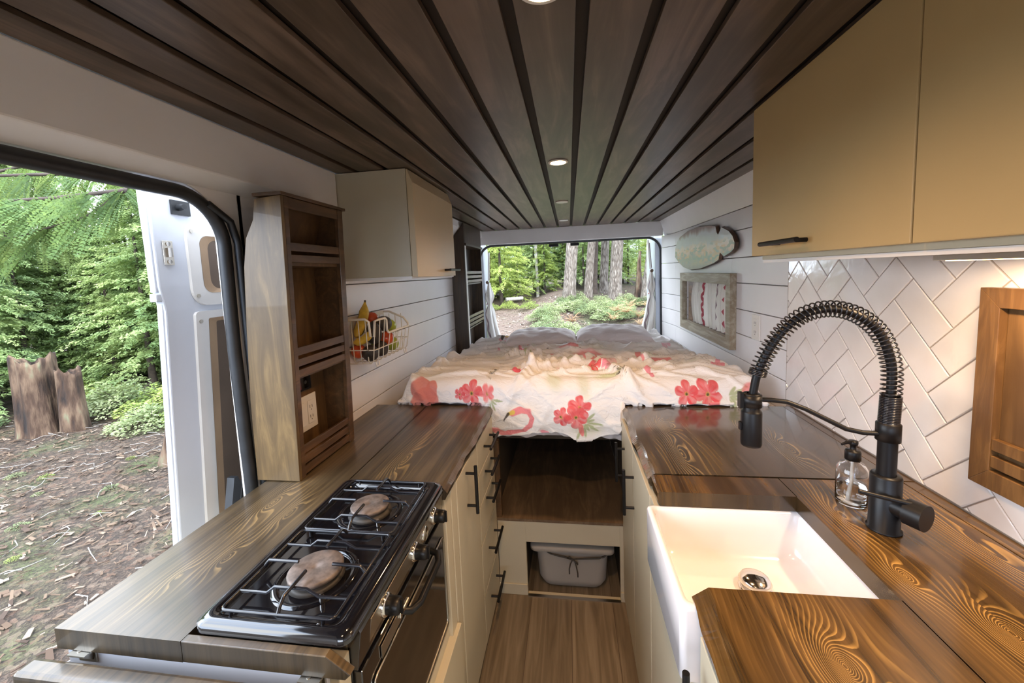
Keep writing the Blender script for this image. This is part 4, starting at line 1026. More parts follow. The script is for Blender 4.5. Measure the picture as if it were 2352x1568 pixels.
for cx, cs, a, b, ro, col, al in [(-.25, -.11, .16, .07, 20, (.80, .68, .52), .35), (.06, -.17, .10, .05, 0, GR2, .5), (-.08, .03, .05, .07, 40, GR2, .75), (.05, .02, .04, .10, 10, GR2, .6), (.17, .055, .11, .028, 8, (.50, .55, .28), .8),
                                  (-.02, .48, .10, .05, 20, GR2, .7), (-.62, .12, .09, .04, 10, GR2, .6), (.55, -.055, .08, .05, 0, GR2, .7), (.45, .62, .08, .05, 0, GR2, .6), (-.45, .62, .08, .05, 30, GR2, .5), (.64, .42, .08, .05, 0, GR2, .5), (-.30, .40, .16, .06, 0, (.72, .74, .80), .3), (.25, .9, .2, .07, 0, GR2, .35), (-.2, 1.1, .2, .07, 0, GR2, .35)]:
    ell(cx, cs, a, b, ro, col, al, .8)
fan(.045, -.135, .095, -35, 7, 150); fan(.63, -.030, .10, -10, 6, 110); fan(-.36, -.045, .07, -50, 4, 90); fan(-.26, .75, .08, -60, 4, 90)
flower(.030, -.075, .052, 15); flower(.012, -.112, .050, 50, (.72, .10, .11)); flower(-.046, -.112, .040, 0); ell(.034, -.17, .012, .04, 8, (.75, .16, .16), .9)
flower(.470, -.020, .050, 20); flower(.552, -.020, .058, 48); ell(.575, -.085, .026, .036, 0, (.80, .14, .15), .9)
flower(-.445, -.018, .052, 10); flower(-.375, -.020, .036, 40, (.78, .16, .17)); flower(-.50, -.022, .026)
[ell(-.665+dx_, -.035+dy_, aa_, bb_, ro_, (.66, .20, .17), .9, .12) for dx_, dy_, aa_, bb_, ro_ in ((0, -.02, .07, .06, 20), (-.02, .03, .045, .05, 60), (.03, .02, .03, .05, 0), (.05, -.05, .05, .025, -20))]; ell(-.64, -.06, .022, .05, 30, (.52, .15, .13), .5, .6); ell(-.425, -.085, .045, .04, 0, (.72, .22, .20), .85, .3)
flamingo(-.222, -.130, .135, 1, False); ell(-.11, -.205, .055, .016, -35, (.75, .20, .28), .85); ell(-.33, -.19, .07, .018, -20, (.75, .22, .24), .9)
ell(-.262, .125, .065, .016, -28, (.66, .05, .08), .95); ell(-.30, .15, .05, .01, -25, (.75, .3, .35), .7); flower(.095, .19, .055, 0); flower(.185, .165, .04, 30, (.80, .25, .34)); ell(-.02, .18, .07, .022, -30, (.78, .40, .46), .6)
flower(-.30, .80, .062, 10, (.78, .13, .26)); flower(-.20, .86, .05, 40, (.78, .18, .30)); flower(-.52, 1.07, .05, 0, (.80, .3, .42), .8); poly_stroke([(-.60, .98), (-.55, 1.05), (-.50, 1.0), (-.56, .90)], [.008]*4, (.78, .3, .42), .8)
flamingo(-.02, .80, .22, 1, True, .08); flamingo(.44, .62, .20, -1, True, .06); flower(.20, .36, .07, 0, (.84, .45, .50), .6); flower(.70, .30, .035, 0, (.80, .3, .4)); poly_stroke([(.33, .18), (.345, .13), (.33, .08), (.345, .05)], [.010]*4, (.76, .24, .30))
flower(.60, 1.05, .06, 0, (.80, .35, .45), .7); flower(.12, 1.30, .07, 0, (.80, .35, .45), .7); flamingo(-.45, 1.4, .2, 1, True, .1); ell(.73, -.02, .05, .05, 0, (.78, .2, .22), .8)
fb = vnoise(X*5, Sv*5, 61); C3 = C3*(.97+.05*fb[..., None])
dv = thing('duvet', (0, 2.6, .88), 'rumpled white duvet printed with red flowers, flamingos and green leaves', 'duvet')
dorg = np.array((0, 2.6, .88))
do = npmesh('cover', V-dorg, F, M['sheet'], dv, dorg, True)
ca = do.data.color_attributes.new('print', 'FLOAT_COLOR', 'POINT')
ca.data.foreach_set('color', np.concatenate([C3.reshape(-1, 3), np.ones((C3.shape[0]*C3.shape[1], 1))], 1).astype(np.float32).ravel())
md = do.modifiers.new('fill', 'SOLIDIFY'); md.thickness = .012; md.offset = -1
t = NT('printed_duvet_cotton'); at = t.node('Attribute'); at.attribute_name = 'print'
t.bump(t.math('ADD', t.noise(t.scale(t.obj(), (9, 14, 14)), 2.5, 4, 1.4), t.math('MULTIPLY', t.noise(t.obj(), 350, 2), .04)), .5, .012)
t.set(Base_Color=at.outputs['Color'], Roughness=.8); t.b.inputs['Sheen Weight'].default_value = .25
do.data.materials[0] = t.m
# pillows
def pillow(label, c, hx, hy, hz, rz, seed):
    t_ = thing('pillow', c, label, 'pillow', 'pillows at the head of the bed'); n = 64
    V = []; F = []
    for sgn in (1, -1):
        k0 = len(V)
        for j in range(n+1):
            for i in range(n+1):
                a, b = -1+2*i/n, -1+2*j/n
                aa = 1-abs(a)**3.6; bb = 1-abs(b)**2.4
                h = (max(0, aa)**.42)*(max(0, bb)**.5)
                pinch = 1-.07*(abs(a)**2)*(1-abs(b))-.0
                x = a*hx*(1-.05*abs(b)**3*0-.06*(1-abs(a))*0); y = b*hy*pinch
                x *= 1-.05*(1-abs(b)**2)*abs(a)**4
                w_ = .005*math.sin(a*5+seed+b*3)+.003*math.sin(a*13-b*9+seed*2)+.004*math.sin(b*11+a*5+seed)
                z = sgn*h*(hz+(w_ if sgn > 0 else w_*.3))*(1.0 if sgn > 0 else .8)
                V.append((x*math.cos(rz)-y*math.sin(rz), x*math.sin(rz)+y*math.cos(rz), z))
        for j in range(n):
            for i in range(n):
                q = (k0+j*(n+1)+i, k0+j*(n+1)+i+1, k0+(j+1)*(n+1)+i+1, k0+(j+1)*(n+1)+i)
                F.append(q if sgn > 0 else q[::-1])
    o = npmesh('case', np.array(V), np.array(F), M['pillow'], t_, (0, 0, 0), True)
    import bmesh
    b = bmesh.new(); b.from_mesh(o.data); bmesh.ops.remove_doubles(b, verts=b.verts, dist=1e-4); b.to_mesh(o.data); b.free(); ORG[o.name] = Vector(c)
pillow('left grey pink pillow, slightly lower, at the head of the bed', (-.222, 3.06, .955), .272, .20, .092, .02, 1.0)
pillow('right grey pink pillow, slightly larger, at the head of the bed', (.318, 3.08, .962), .278, .20, .097, -.03, 2.3)

#@@@DOOR
# ------------------------------------------------------------------ opened sliding side door, seen through the doorway
sd_ = thing('sliding_door', (-1.16, 1.55, .02), 'white sliding van door pushed back open, seen through the side doorway', 'van door')
def dxo(z): return -1.098-.045*max(0, (1.45-z))/.65-.02*max(0, z-1.6)   # inner face bows with the body side
def skin(mb, ya, yb, za, zb, off, th, n=14, yf=None):
    """curved slab whose inner face sits off metres inside the door line; yf(z) optional front edge"""
    vs = []; zs = [za+(zb-za)*i/n for i in range(n+1)]
    for z in zs:
        y0_ = yf(z) if yf else ya; x = dxo(z)+off
        vs += [(x, y0_, z), (x, yb, z), (x-th, yb, z), (x-th, y0_, z)]
    fs = [(i*4+j, i*4+(j+1) % 4, (i+1)*4+(j+1) % 4, (i+1)*4+j) for i in range(n) for j in range(4)]+[(0, 1, 2, 3), tuple(4*n+j for j in (3, 2, 1, 0))]
    mb.add(vs, fs)
def front(z): return .925-.012*(1 if z > 1.455 else 0)
mb = MB(); skin(mb, .925, 2.25, .12, 1.76, 0, .024, 24, lambda z: .927 if z > 1.44 else .938); mb.build('inner_frame', M['vanwhite'], sd_, .004)
mb = MB(); skin(mb, .9, 2.27, .08, 1.79, -.025, .012, 24, lambda z: .930 if z > 1.44 else .945); skin(mb, .9, .95, .10, 1.44, -.006, .018, 12, lambda z: .934); skin(mb, .9, .94, 1.47, 1.77, -.006, .018, 6, lambda z: .921); skin(mb, .9, .935, 1.445, 1.467, -.003, .022, 2, lambda z: .918); mb.build('outer_skin', M['vanwhite'], sd_, .003)
# raised liner panels with deep brown wells
def liner(name, y0, y1, z0, z1, r_, hy0, hy1, hz0, hz1, hr, off=.006):
    n = 8; o_pts = rect_pts((y0+y1)/2, (z0+z1)/2, (y1-y0)/2, (z1-z0)/2, r_, n); i_p = rect_pts((hy0+hy1)/2, (hz0+hz1)/2, (hy1-hy0)/2, (hz1-hz0)/2, hr, n); N_ = len(o_pts)
    mb = MB(); R0 = [(dxo(z), y, z) for y, z in o_pts]; R1 = [(dxo(z)+off, y+(.003 if y < (y0+y1)/2 else -.003), z) for y, z in o_pts]; R2 = [(dxo(z)+off, y, z) for y, z in i_p]
    mb.add(R0+R1+R2, [(a*N_+k, a*N_+(k+1) % N_, (a+1)*N_+(k+1) % N_, (a+1)*N_+k) for a in range(2) for k in range(N_)]); p_ = mb.build(name, M['liner'], sd_)
    w_ = MB(); R3 = [(dxo(z)+.002, y, z) for y, z in i_p]; R4 = [(dxo(z)-.03, y, z) for y, z in i_p]
    R2b = [(dxo(z)+off+.0005, y, z) for y, z in i_p]; R5 = [(dxo(z)+.0072, (y-(hy0+hy1)/2)*.985+(hy0+hy1)/2, z) for y, z in i_p]
    dp = [(dxo(z)+.0015, y+(.030 if y < (hy0+hy1)/2 else -.03), z+(-.012 if z > (hz0+hz1)/2 else .012)) for y, z in i_p]
    w_.add(R2b+dp, [(k, (k+1) % N_, N_+(k+1) % N_, N_+k) for k in range(N_)]); w_.build('well_edge', FW2, p_)
    MB().add(dp, [tuple(range(N_))]).build('well', M['well'], p_, fix=False)
    for yy, zz_ in ((y0+.018, z1-.03), (y0+.018, z0+.03)): MB().cyl((dxo(zz_)+off, yy, zz_), (dxo(zz_)+off+.003, yy, zz_), .0055, 12).build('rivet', M['steel'], p_)
FW2 = flat('tan_well_edge', (.30, .20, .12), .6, var=.15); M['well'] = flat('brown_door_well', (.10, .07, .05), .7, var=.15)
liner('liner_panel', 1.015, 1.55, 1.425, 1.675, .05, 1.055, 1.50, 1.462, 1.635, .03)
liner('liner_panel', 1.018, 1.60, .30, 1.408, .012, 1.062, 1.54, .36, 1.385, .006)
mb = MB().box(dxo(1.58)+.0005, dxo(1.58)+.004, .947, .975, 1.545, 1.612).build('striker_plate', M['steel'], sd_, .001)
MB().box(dxo(1.58)+.004, dxo(1.58)+.010, .955, .967, 1.567, 1.592).cyl((dxo(1.58)+.004, .961, 1.603), (dxo(1.58)+.0065, .961, 1.603), .006, 14).cyl((dxo(1.58)+.004, .961, 1.554), (dxo(1.58)+.0065, .961, 1.554), .006, 14).build('striker', M['chrome'], mb)
MB().box(dxo(1.7)+.0005, dxo(1.7)+.006, .985, 1.04, 1.688, 1.728).cyl((dxo(1.7)+.006, 1.005, 1.708), (dxo(1.7)+.030, 1.000, 1.708), .009, 16, .007).build('bump_stop', M['rubber'], sd_)
MB().prism([(1.0, .80), (1.03, .80), (1.045, .865), (1.035, .895), (1.022, .895)], 0, -1.055, -1.03).tube([(-1.045, 1.06, .80), (-1.045, 1.075, .86), (-1.045, 1.10, .875), (-1.045, 1.12, .84)], .012, 10).build('latch', M['rubber'], sd_)
# opened rear doors and their curtains
for sx, lab, cl_, nm_ in ((1, 'white rear van door opened square, right edge of the rear view', 'right', 0), (-1, 'white rear van door opened square, left edge of the rear view', 'left', 1)):
    xi = .806 if sx > 0 else -.834
    rd_ = thing('rear_door', (xi, 4.2, .3), lab, 'van door')
    pr_ = [(3.885, .30), (4.30 if sx > 0 else 4.12, .30), (4.30 if sx > 0 else 4.12, 1.70)]+[( (4.24 if sx > 0 else 4.06)+.06*math.cos(R(a)), 1.70+.08*math.sin(R(a))) for a in range(0, 91, 15)]+[(3.93, 1.79), (3.885, 1.75)]
    mb = MB(); mb.prism([(y, z) for y, z in pr_], 0, xi, xi+sx*.068); mb.build('door_panel', M['vanwhite'], rd_, .006)
    if sx > 0: MB().box(.845, .862, 3.8805, 3.8845, 1.30, 1.37).build('striker_plate', M['steel'], rd_, .001)
    xs_ = .775 if sx > 0 else -.805
    cu_ = thing('rear_curtain', (xs_, 3.9, .9), 'white zigzag curtain tied back at the %s side of the rear opening' % cl_, 'curtain')
    def fnc(u, v, sx=sx, xs_=xs_):
        a = u*2*math.pi; z = (1.45 if sx > 0 else 1.40)-v*(.72)
        pin = 1-.55*math.exp(-((v-.30)/.07)**2)
        r_ = (.012+.030*sm(0, .22, v)*1.0+.022*sm(.35, 1, v))*pin
        f_ = 1+.20*math.sin(a*5+v*4)+.1*math.sin(a*9)
        return (xs_+(-sx*.055*sm(.35, 1, v)-(0 if sx > 0 else -.01))+.9*r_*f_*math.cos(a), 3.91+r_*1.6*f_*math.sin(a), z)
    cloth('fabric', fnc, 90, 60, cu_, CM2 if False else CM)
    zt = 1.45 if sx > 0 else 1.40
    MB().add(*noisy_ball((xs_, 3.885, zt+.005), .017, n=16), True).build('knob', TF, cu_)
    MB().tube([(xs_-sx*.002, 3.90, zt-.20), (xs_+.018, 3.93, zt-.205), (xs_-sx*.01, 3.97, zt-.21), (xs_-.022, 3.93, zt-.215), (xs_-sx*.002, 3.90, zt-.20)], .006, 8).build('tie_band', flat('red_tie_band', (.50, .12, .14), .8), cu_)
    xr = .752 if sx > 0 else -.785
    mb = MB().tube([(xr, 3.93, 1.745 if sx > 0 else 1.70), (xs_-sx*.005, 3.93, zt+.02)], .009, 10); mb.build('rod', M['plastic'], cu_)
    MB().tube([(xr+.013, 3.928, 1.715 if sx > 0 else 1.67), (xs_-sx*.005+.013, 3.928, zt+.03)], .003, 8).build('cord', flat('dark_red_cord', (.12, .03, .03), .8), cu_)
for x0q, x1q in ((-.178, -.088), (.024, .108)):
    tag(MB().box(x0q, x1q, 3.843, 3.872, 1.722, 1.7475).build('door_catch', M['black'], None, .003), 'black catch under the rear header, %s of the pair' % ('left' if x0q < 0 else 'right'), 'door catch')

#@@@OUT
# ------------------------------------------------------------------ outdoors: ground
def gsm(a, b, x): return sm(a, b, np.asarray(x, float))
def ground_z(x, y):
    x = np.asarray(x, float); y = np.asarray(y, float)
    z = -.60+.085*np.maximum(0, y-5)*gsm(-9, -4, x)*(1-gsm(16, 30, y)*.4)
    z = z+.36*gsm(-1.9, -.3, x)*gsm(6.5, 11.5, y)
    z = z+.05*(vnoise(x*.9+50, y*.9+50, 5)-.5)+.03*(vnoise(x*3+50, y*3+50, 6)-.5)
    z = z+.10*gsm(-9, -14, x)
    return z
def gz(x, y): return float(ground_z(x, y))
gx = np.concatenate([np.linspace(-60, -14, 40), np.linspace(-13.9, 8, 260), np.linspace(8.2, 60, 40)])
gy = np.concatenate([np.linspace(-30, -2, 20), np.linspace(-1.9, 20, 260), np.linspace(20.5, 70, 50)])
GX, GY = np.meshgrid(gx, gy); GZ = ground_z(GX, GY)
n1, n2 = GX.shape; ii_ = (np.arange(n1-1)[:, None]*n2+np.arange(n2-1)[None, :]).ravel()
t = NT('forest_floor'); p = t.pos()
v1 = t.voro(t.scale(p, (1, 1, 1)), 26, 'Color'); vs_ = t.sep(v1)
nz = t.noise(p, 1.3, 5); nf = t.noise(p, 38, 5, 1.0)
c = t.ramp(nf, [(.3, (.012, .007, .005)), (.5, (.036, .023, .015)), (.66, (.075, .050, .035)), (.8, (.14, .105, .08))])
c = t.mix(t.math('MULTIPLY', t.math('GREATER_THAN', vs_[0], .80), .6), c, (.12, .085, .06))
c = t.mix(t.math('MULTIPLY', t.math('LESS_THAN', vs_[1], .12), .6), c, (.10, .055, .035))
mo_ = t.ramp(nz, [(.50, (0, 0, 0)), (.66, (.7, .7, .7))])
c = t.mix(t.math('MULTIPLY', mo_, t.ramp(nf, [(.35, (0, 0, 0)), (.6, (1, 1, 1))])), c, (.055, .085, .022))
P = t.sep(p); pth = t.math('MULTIPLY', t.math('GREATER_THAN', P[1], 6), t.math('LESS_THAN', P[0], -.2))
c = t.mix(t.math('MULTIPLY', pth, .55), c, (.18, .13, .105))
t.bump(t.math('ADD', nf, t.math('MULTIPLY', vs_[2], .4)), .8, .03); t.set(Base_Color=c, Roughness=.95)
g_ = npmesh('ground', np.stack([GX.ravel(), GY.ravel(), GZ.ravel()], 1), np.stack([ii_, ii_+1, ii_+n2+1, ii_+n2], 1), t.m, None, (0, 0, 0), True)
g_.name = 'floor_2'; struct(g_)

# litter of chips, twigs and small leaves
def litter(name, n, reg, size, aspect, mt, lift=.012):
    x = rng.uniform(reg[0], reg[1], n); y = rng.uniform(reg[2], reg[3], n)
    L = rng.uniform(size[0], size[1], n)*rng.uniform(.4, 1, n); w_ = L*rng.uniform(aspect[0], aspect[1], n); a = rng.normal(.35, .9, n)
    z = ground_z(x, y)+lift; tx_ = rng.normal(0, .22, n); ty_ = rng.normal(0, .15, n)
    u = np.stack([np.cos(a)*L, np.sin(a)*L, tx_*L], 1); v = np.stack([-np.sin(a)*w_, np.cos(a)*w_, ty_*w_], 1)
    c_ = np.stack([x, y, z+np.abs(tx_)*L*.5], 1)
    V = np.stack([c_-u-v*.6, c_+u-v, c_+u*.9+v, c_-u+v*.8], 1).reshape(-1, 3); top_ = V.copy(); top_[:, 2] += .004
    F = np.arange(4*n).reshape(-1, 4); V2 = np.concatenate([V, top_]); k = 4*n
    sides = np.concatenate([np.stack([F[:, i], F[:, (i+1) % 4], F[:, (i+1) % 4]+k, F[:, i]+k], 1) for i in range(4)])
    return npmesh(name, V2, np.concatenate([F+k, sides]), mt)
def var_mat(name, stops, rough=.85):
    t = NT(name); v = t.voro(t.pos(), 9, 'Color'); s_v = t.sep(v); t.set(Base_Color=t.ramp(s_v[0], stops), Roughness=rough); return t.m
CH = var_mat('wood_chips', [(0, (.028, .015, .009)), (.35, (.072, .042, .025)), (.7, (.125, .085, .055)), (1, (.24, .19, .15))])
tag(litter('wood_chip_litter', 9000, (-9.5, -1.9, .4, 7.0), (.010, .060), (.08, .4), CH), 'bark chips and wood splinters scattered on the ground beside the van', 'wood chips', kind='stuff')
tag(litter('wood_chip_litter', 5200, (-5.5, .4, 5.5, 15.5), (.015, .06), (.2, .6), var_mat('path_chips', [(0, (.09, .055, .04)), (.4, (.20, .14, .11)), (.75, (.29, .22, .18)), (1, (.40, .34, .30))])), 'pale wood chips covering the path behind the van', 'wood chips', kind='stuff')
tw_ = MB()
for i in range(260):
    x = random.uniform(-9, -2.4); y = random.uniform(.6, 6); a = random.gauss(.4, .8); L = random.uniform(.08, .38); z = gz(x, y)+.018
    b = random.uniform(-.5, .5); tw_.tube([(x, y, z), (x+math.cos(a)*L*.5, y+math.sin(a)*L*.5, z+random.uniform(.0, .03)), (x+math.cos(a+b)*L, y+math.sin(a+b)*L, z)], [.004, .003, .0015], 5)
tag(tw_.build('twig_litter', M['pale_bark'], fix=False), 'thin dry twigs strewn over the ground beside the van', 'twigs', kind='stuff')

# ------------------------------------------------------------------ foliage builders
LG = [(.17, .26, .12), (.26, .36, .16), (.37, .47, .21), (.50, .58, .28)]
LD = [(.11, .175, .085), (.17, .25, .12), (.25, .34, .15), (.34, .43, .19)]
LB = [(.10, .15, .08), (.18, .235, .115), (.27, .32, .16), (.38, .42, .24)]
M['leaf_conifer'] = leaf_mat('conifer_needles', LG, .5); M['leaf_dark'] = leaf_mat('dark_conifer_needles', LD, .42)
M['leaf_bush'] = leaf_mat('bush_leaves', LB, .35); M['leaf_bright'] = leaf_mat('bright_young_leaves', [(.16, .23, .06), (.28, .36, .10), (.40, .48, .14), (.52, .58, .20)], .45)
M['fern_dry'] = leaf_mat('dry_bracken', [(.20, .10, .05), (.36, .19, .10), (.48, .29, .17), (.40, .30, .16)], .3)
def quads(c, d, L, w_, nrm):
    """leaf rhombi: centre start c, direction d, length L, width w, side vector from nrm"""
    s = np.cross(d, nrm); s /= np.maximum(1e-6, np.linalg.norm(s, axis=1))[:, None]
    m_ = c+d*(L*.45)[:, None]
    V = np.stack([c, m_-s*(w_*.5)[:, None], c+d*L[:, None], m_+s*(w_*.5)[:, None]], 1).reshape(-1, 3)
    return V, np.arange(len(V)).reshape(-1, 4)
def conifer_mesh(name, Hh, Rb, nb, nf, seed, lf=(.10, .22), mt='leaf_conifer', z0=.08):
    r_ = np.random.default_rng(seed)
    k = nb*nf; u = np.repeat(r_.uniform(0, 1, nb)**.85, nf); az = np.repeat(r_.uniform(0, 2*np.pi, nb), nf)
    ln = np.repeat(r_.uniform(.6, 1.05, nb), nf)*Rb*(1-u*.93)**.9
    f = r_.uniform(.12, 1, k)**.75; zb = Hh*(z0+(1-z0)*u)
    rad = ln*f; droop = np.repeat(r_.uniform(.10, .45, nb), nf)
    c = np.stack([np.cos(az)*rad, np.sin(az)*rad, zb+.12*rad-droop*rad*f*.9], 1)+r_.normal(0, .035, (k, 3))
    side = r_.choice([-1, 1], k)*r_.uniform(.35, 1.15, k)
    a2 = az+side; d = np.stack([np.cos(a2), np.sin(a2), -.25-.35*r_.uniform(0, 1, k)], 1); d /= np.linalg.norm(d, axis=1)[:, None]
    L = r_.uniform(lf[0], lf[1], k)*(1-.4*u); nrm = np.stack([r_.normal(0, .35, k), r_.normal(0, .35, k), np.ones(k)], 1)
    V, F = quads(c, d, L, L*r_.uniform(.28, .5, k), nrm)
    me_o = npmesh(name, V, F, M[mt]); me = me_o.data; bpy.data.objects.remove(me_o); return me
def mesh_of(mb, mt, name):
    o = mb.build(name, mt, loc=(0, 0, 0), fix=False); me = o.data; bpy.data.objects.remove(o); return me
def trunk_mb(h, r0, r1, lean=(0, 0), seed=0, n=20, seg=18, flare=1.35):
    mb = MB(); pts = []; rs = []
    rr_ = random.Random(seed); vs = []
    for i in range(seg+1):
        u = i/seg; z = h*u; r_ = r0+(r1-r0)*u; r_ *= 1+(flare-1)*math.exp(-u*h/.35)
        ox = lean[0]*u+.02*math.sin(u*5+seed); oy = lean[1]*u+.02*math.cos(u*4+seed)
        for k in range(n):
            t_ = 2*math.pi*k/n; q = r_*(1+.05*math.sin(3*t_+seed)+.035*math.sin(7*t_+seed*2+z)+(flare-1)*.35*math.exp(-u*h/.3)*math.sin(5*t_+seed))
            vs.append((ox+q*math.cos(t_), oy+q*math.sin(t_), z-.25*(i == 0)))
    fs = [(i*n+k, i*n+(k+1) % n, (i+1)*n+(k+1) % n, (i+1)*n+k) for i in range(seg) for k in range(n)]
    mb.add(vs, fs, True); mb.add(vs[-n:], [tuple(range(n))]); return mb
CV = [conifer_mesh('conifer_a', 7.5, 2.2, 300, 130, 1, (.07, .15)), conifer_mesh('conifer_b', 6.2, 2.1, 290, 130, 2, (.07, .15)), conifer_mesh('conifer_c', 9.0, 2.6, 310, 130, 3, (.08, .17))]
CVD = [conifer_mesh('conifer_d', 9.5, 2.7, 300, 120, 4, (.08, .18), 'leaf_dark', .20), conifer_mesh('conifer_e', 8.0, 2.4, 280, 120, 5, (.08, .17), 'leaf_dark', .12)]
CVB = [conifer_mesh('conifer_f', 6.5, 2.3, 300, 130, 6, (.06, .14), 'leaf_bright', .05)]
CT = [mesh_of(trunk_mb(7.0, .09, .015, (.1, .05), 1, 10, 10), M['dark_bark'], 'stem_a')]
def tree(meshes, x, y, sc, label, group, rz=None, name='conifer'):
    r_ = thing(name, (x, y, gz(x, y)), label, 'tree', group); r_.rotation_euler = (0, 0, random.uniform(0, 6.28) if rz is None else rz); r_.scale = (sc, sc, sc*random.uniform(.92, 1.1))
    f = bpy.data.objects.new('foliage', random.choice(meshes)); COL.objects.link(f); f.parent = r_
    f = bpy.data.objects.new('trunk', CT[0]); COL.objects.link(f); f.parent = r_
    return r_
GL = ('pale green young conifer in the dense thicket seen through the side door', 'conifers seen through the side door')
GR_ = ('pale green young conifer in the thicket seen through the rear opening', 'conifers seen through the rear opening')
for i in range(74):   # fan seen through the side door
    az = R(random.uniform(116, 166)); d_ = random.uniform(9.5, 22)
    if i < 18: az = R(116+2.8*i); d_ = random.uniform(10.2, 12.5)
    tree(CV if i % 4 else CVD, math.cos(az)*d_, math.sin(az)*d_, random.uniform(.55, .85)*(.8 if d_ < 13 else 1.0), *GL)
for i in range(16):
    x = -11+1.1*i*.72+random.uniform(-.3, .3)
    if i < 12: tree(CVB+CV, x*.5-.3, 17+random.uniform(0, 4), random.uniform(.5, .7), *GR_)
for i in range(26):
    az = R(random.uniform(74, 100)); d_ = random.uniform(17, 32); tree(CV if random.random() < .6 else CVD, math.cos(az)*d_, math.sin(az)*d_, random.uniform(.55, .75), *GR_)
for x, y in ((-2.6, 15.2), (-4.6, 15.6), (-3.6, 17), (-.6, 18.6)):
    tree(CVB, x, y, .72, 'bright green young conifer at the far end of the wood chip path', 'bright conifers beyond the path')
for i, (x, y, sc) in enumerate([(-8.8, 8.5, .42), (-10.6, 7.3, .5), (-7.2, 9.8, .5), (-11.5, 5.2, .45)]):
    tree(CV, x, y, sc, 'low young conifer among the bright shrubs behind the stump', 'low conifers behind the stump')
for i in range(10): tree(CVD, 4.5+random.uniform(0, 6), random.uniform(-2, 10), .7, 'dark conifer standing outside the right side of the van', 'conifers outside the right window')

def big_trunk(name, x, y, h, r0, r1, lean, label, seed, mt='bark', dead=False, flare=1.25, crown=None, group=None):
    r_ = thing(name, (x, y, gz(x, y)), label, 'tree trunk' if crown is None else 'tree', group)
    trunk_mb(h, r0, r1, lean, seed, flare=flare).build('trunk', M[mt], None, fix=False, loc=(0, 0, 0)).parent = r_
    if crown:
        f = bpy.data.objects.new('foliage', crown); COL.objects.link(f); f.parent = r_; f.location = (lean[0], lean[1], crown_z); f.scale = (.62, .62, .42)
    return r_
crown_z = 3.0
big_trunk('fir_tree', -.064, 13.1, 9, 0.200, 0.148, (.9, .3), 'thick grey fir trunk leaning right, leftmost of the trunks seen over the bed', 1, crown=CVD[0])
big_trunk('fir_tree', .62, 14.2, 9, 0.141, 0.104, (.95, 0), 'slim grey fir trunk, second from the left over the bed', 2, crown=CVD[1])
big_trunk('fir_tree', .90, 14.9, 9, 0.111, 0.081, (.55, 0), 'thin dark fir trunk close behind the second trunk over the bed', 3, 'dark_bark')
big_trunk('fir_tree', 1.30, 15.2, 9, 0.148, 0.118, (.5, 0), 'grey fir trunk half hidden behind the thickest trunk over the bed', 4)
big_trunk('fir_tree', 1.56, 13.8, 9, 0.200, 0.170, (.55, 0), 'thickest grey fir trunk, right of centre in the rear opening', 5, crown=CVD[0])
big_trunk('fir_tree', 2.30, 12.4, 9, 0.155, 0.111, (1.0, 0), 'grey fir trunk leaning right beside the right rear curtain', 6, crown=CVD[1])
big_trunk('snag', 2.12, 12.9, 1.6, .12, .04, (.12, 0), 'broken dead trunk just left of the rightmost fir trunk', 7, 'stump')
big_trunk('birch', -1.33, 16.6, 5, .065, .05, (.05, 0), 'thin whitish stem in front of the bright thicket, rear view', 8, 'pale_bark', flare=1.1)
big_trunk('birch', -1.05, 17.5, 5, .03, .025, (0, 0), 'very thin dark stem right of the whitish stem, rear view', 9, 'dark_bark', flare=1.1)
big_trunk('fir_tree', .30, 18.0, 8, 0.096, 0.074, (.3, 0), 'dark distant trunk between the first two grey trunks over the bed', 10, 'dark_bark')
big_trunk('fir_tree', -20.5, 12.0, 10, .33, .26, (0, 0), 'pale grey distant trunk at the far left of the side door view', 11)
big_trunk('snag', -13.2, 9.9, 2.2, .20, .10, (.1, 0), 'dark broken snag in the thicket through the side door', 12, 'dark_bark')
big_trunk('birch', -11.0, 8.9, 4, .05, .04, (.1, 0), 'thin pale stem left of the open van door', 13, 'pale_bark', flare=1.1)
for i in range(22):
    x = -6+i*.55+random.uniform(-.3, .3); y = random.uniform(16.0, 19.0)
    tree(CVB if i % 2 else CV, x, y, random.uniform(.34, .5), 'low bright conifer sapling between the trunks behind the van', 'saplings between the trunks')
# log bench far off by the path
MB().tube([(-2.35, 14.6, gz(-2.3, 14.6)+.30), (-1.75, 14.9, gz(-1.7, 14.9)+.30)], .07, 12).build('log', M['pale_bark'], None)
lg = bpy.data.objects[-1] if False else [o for o in bpy.data.objects if o.name == 'log'][0]; tag(lg, 'pale fallen log beside the far end of the path', 'log')

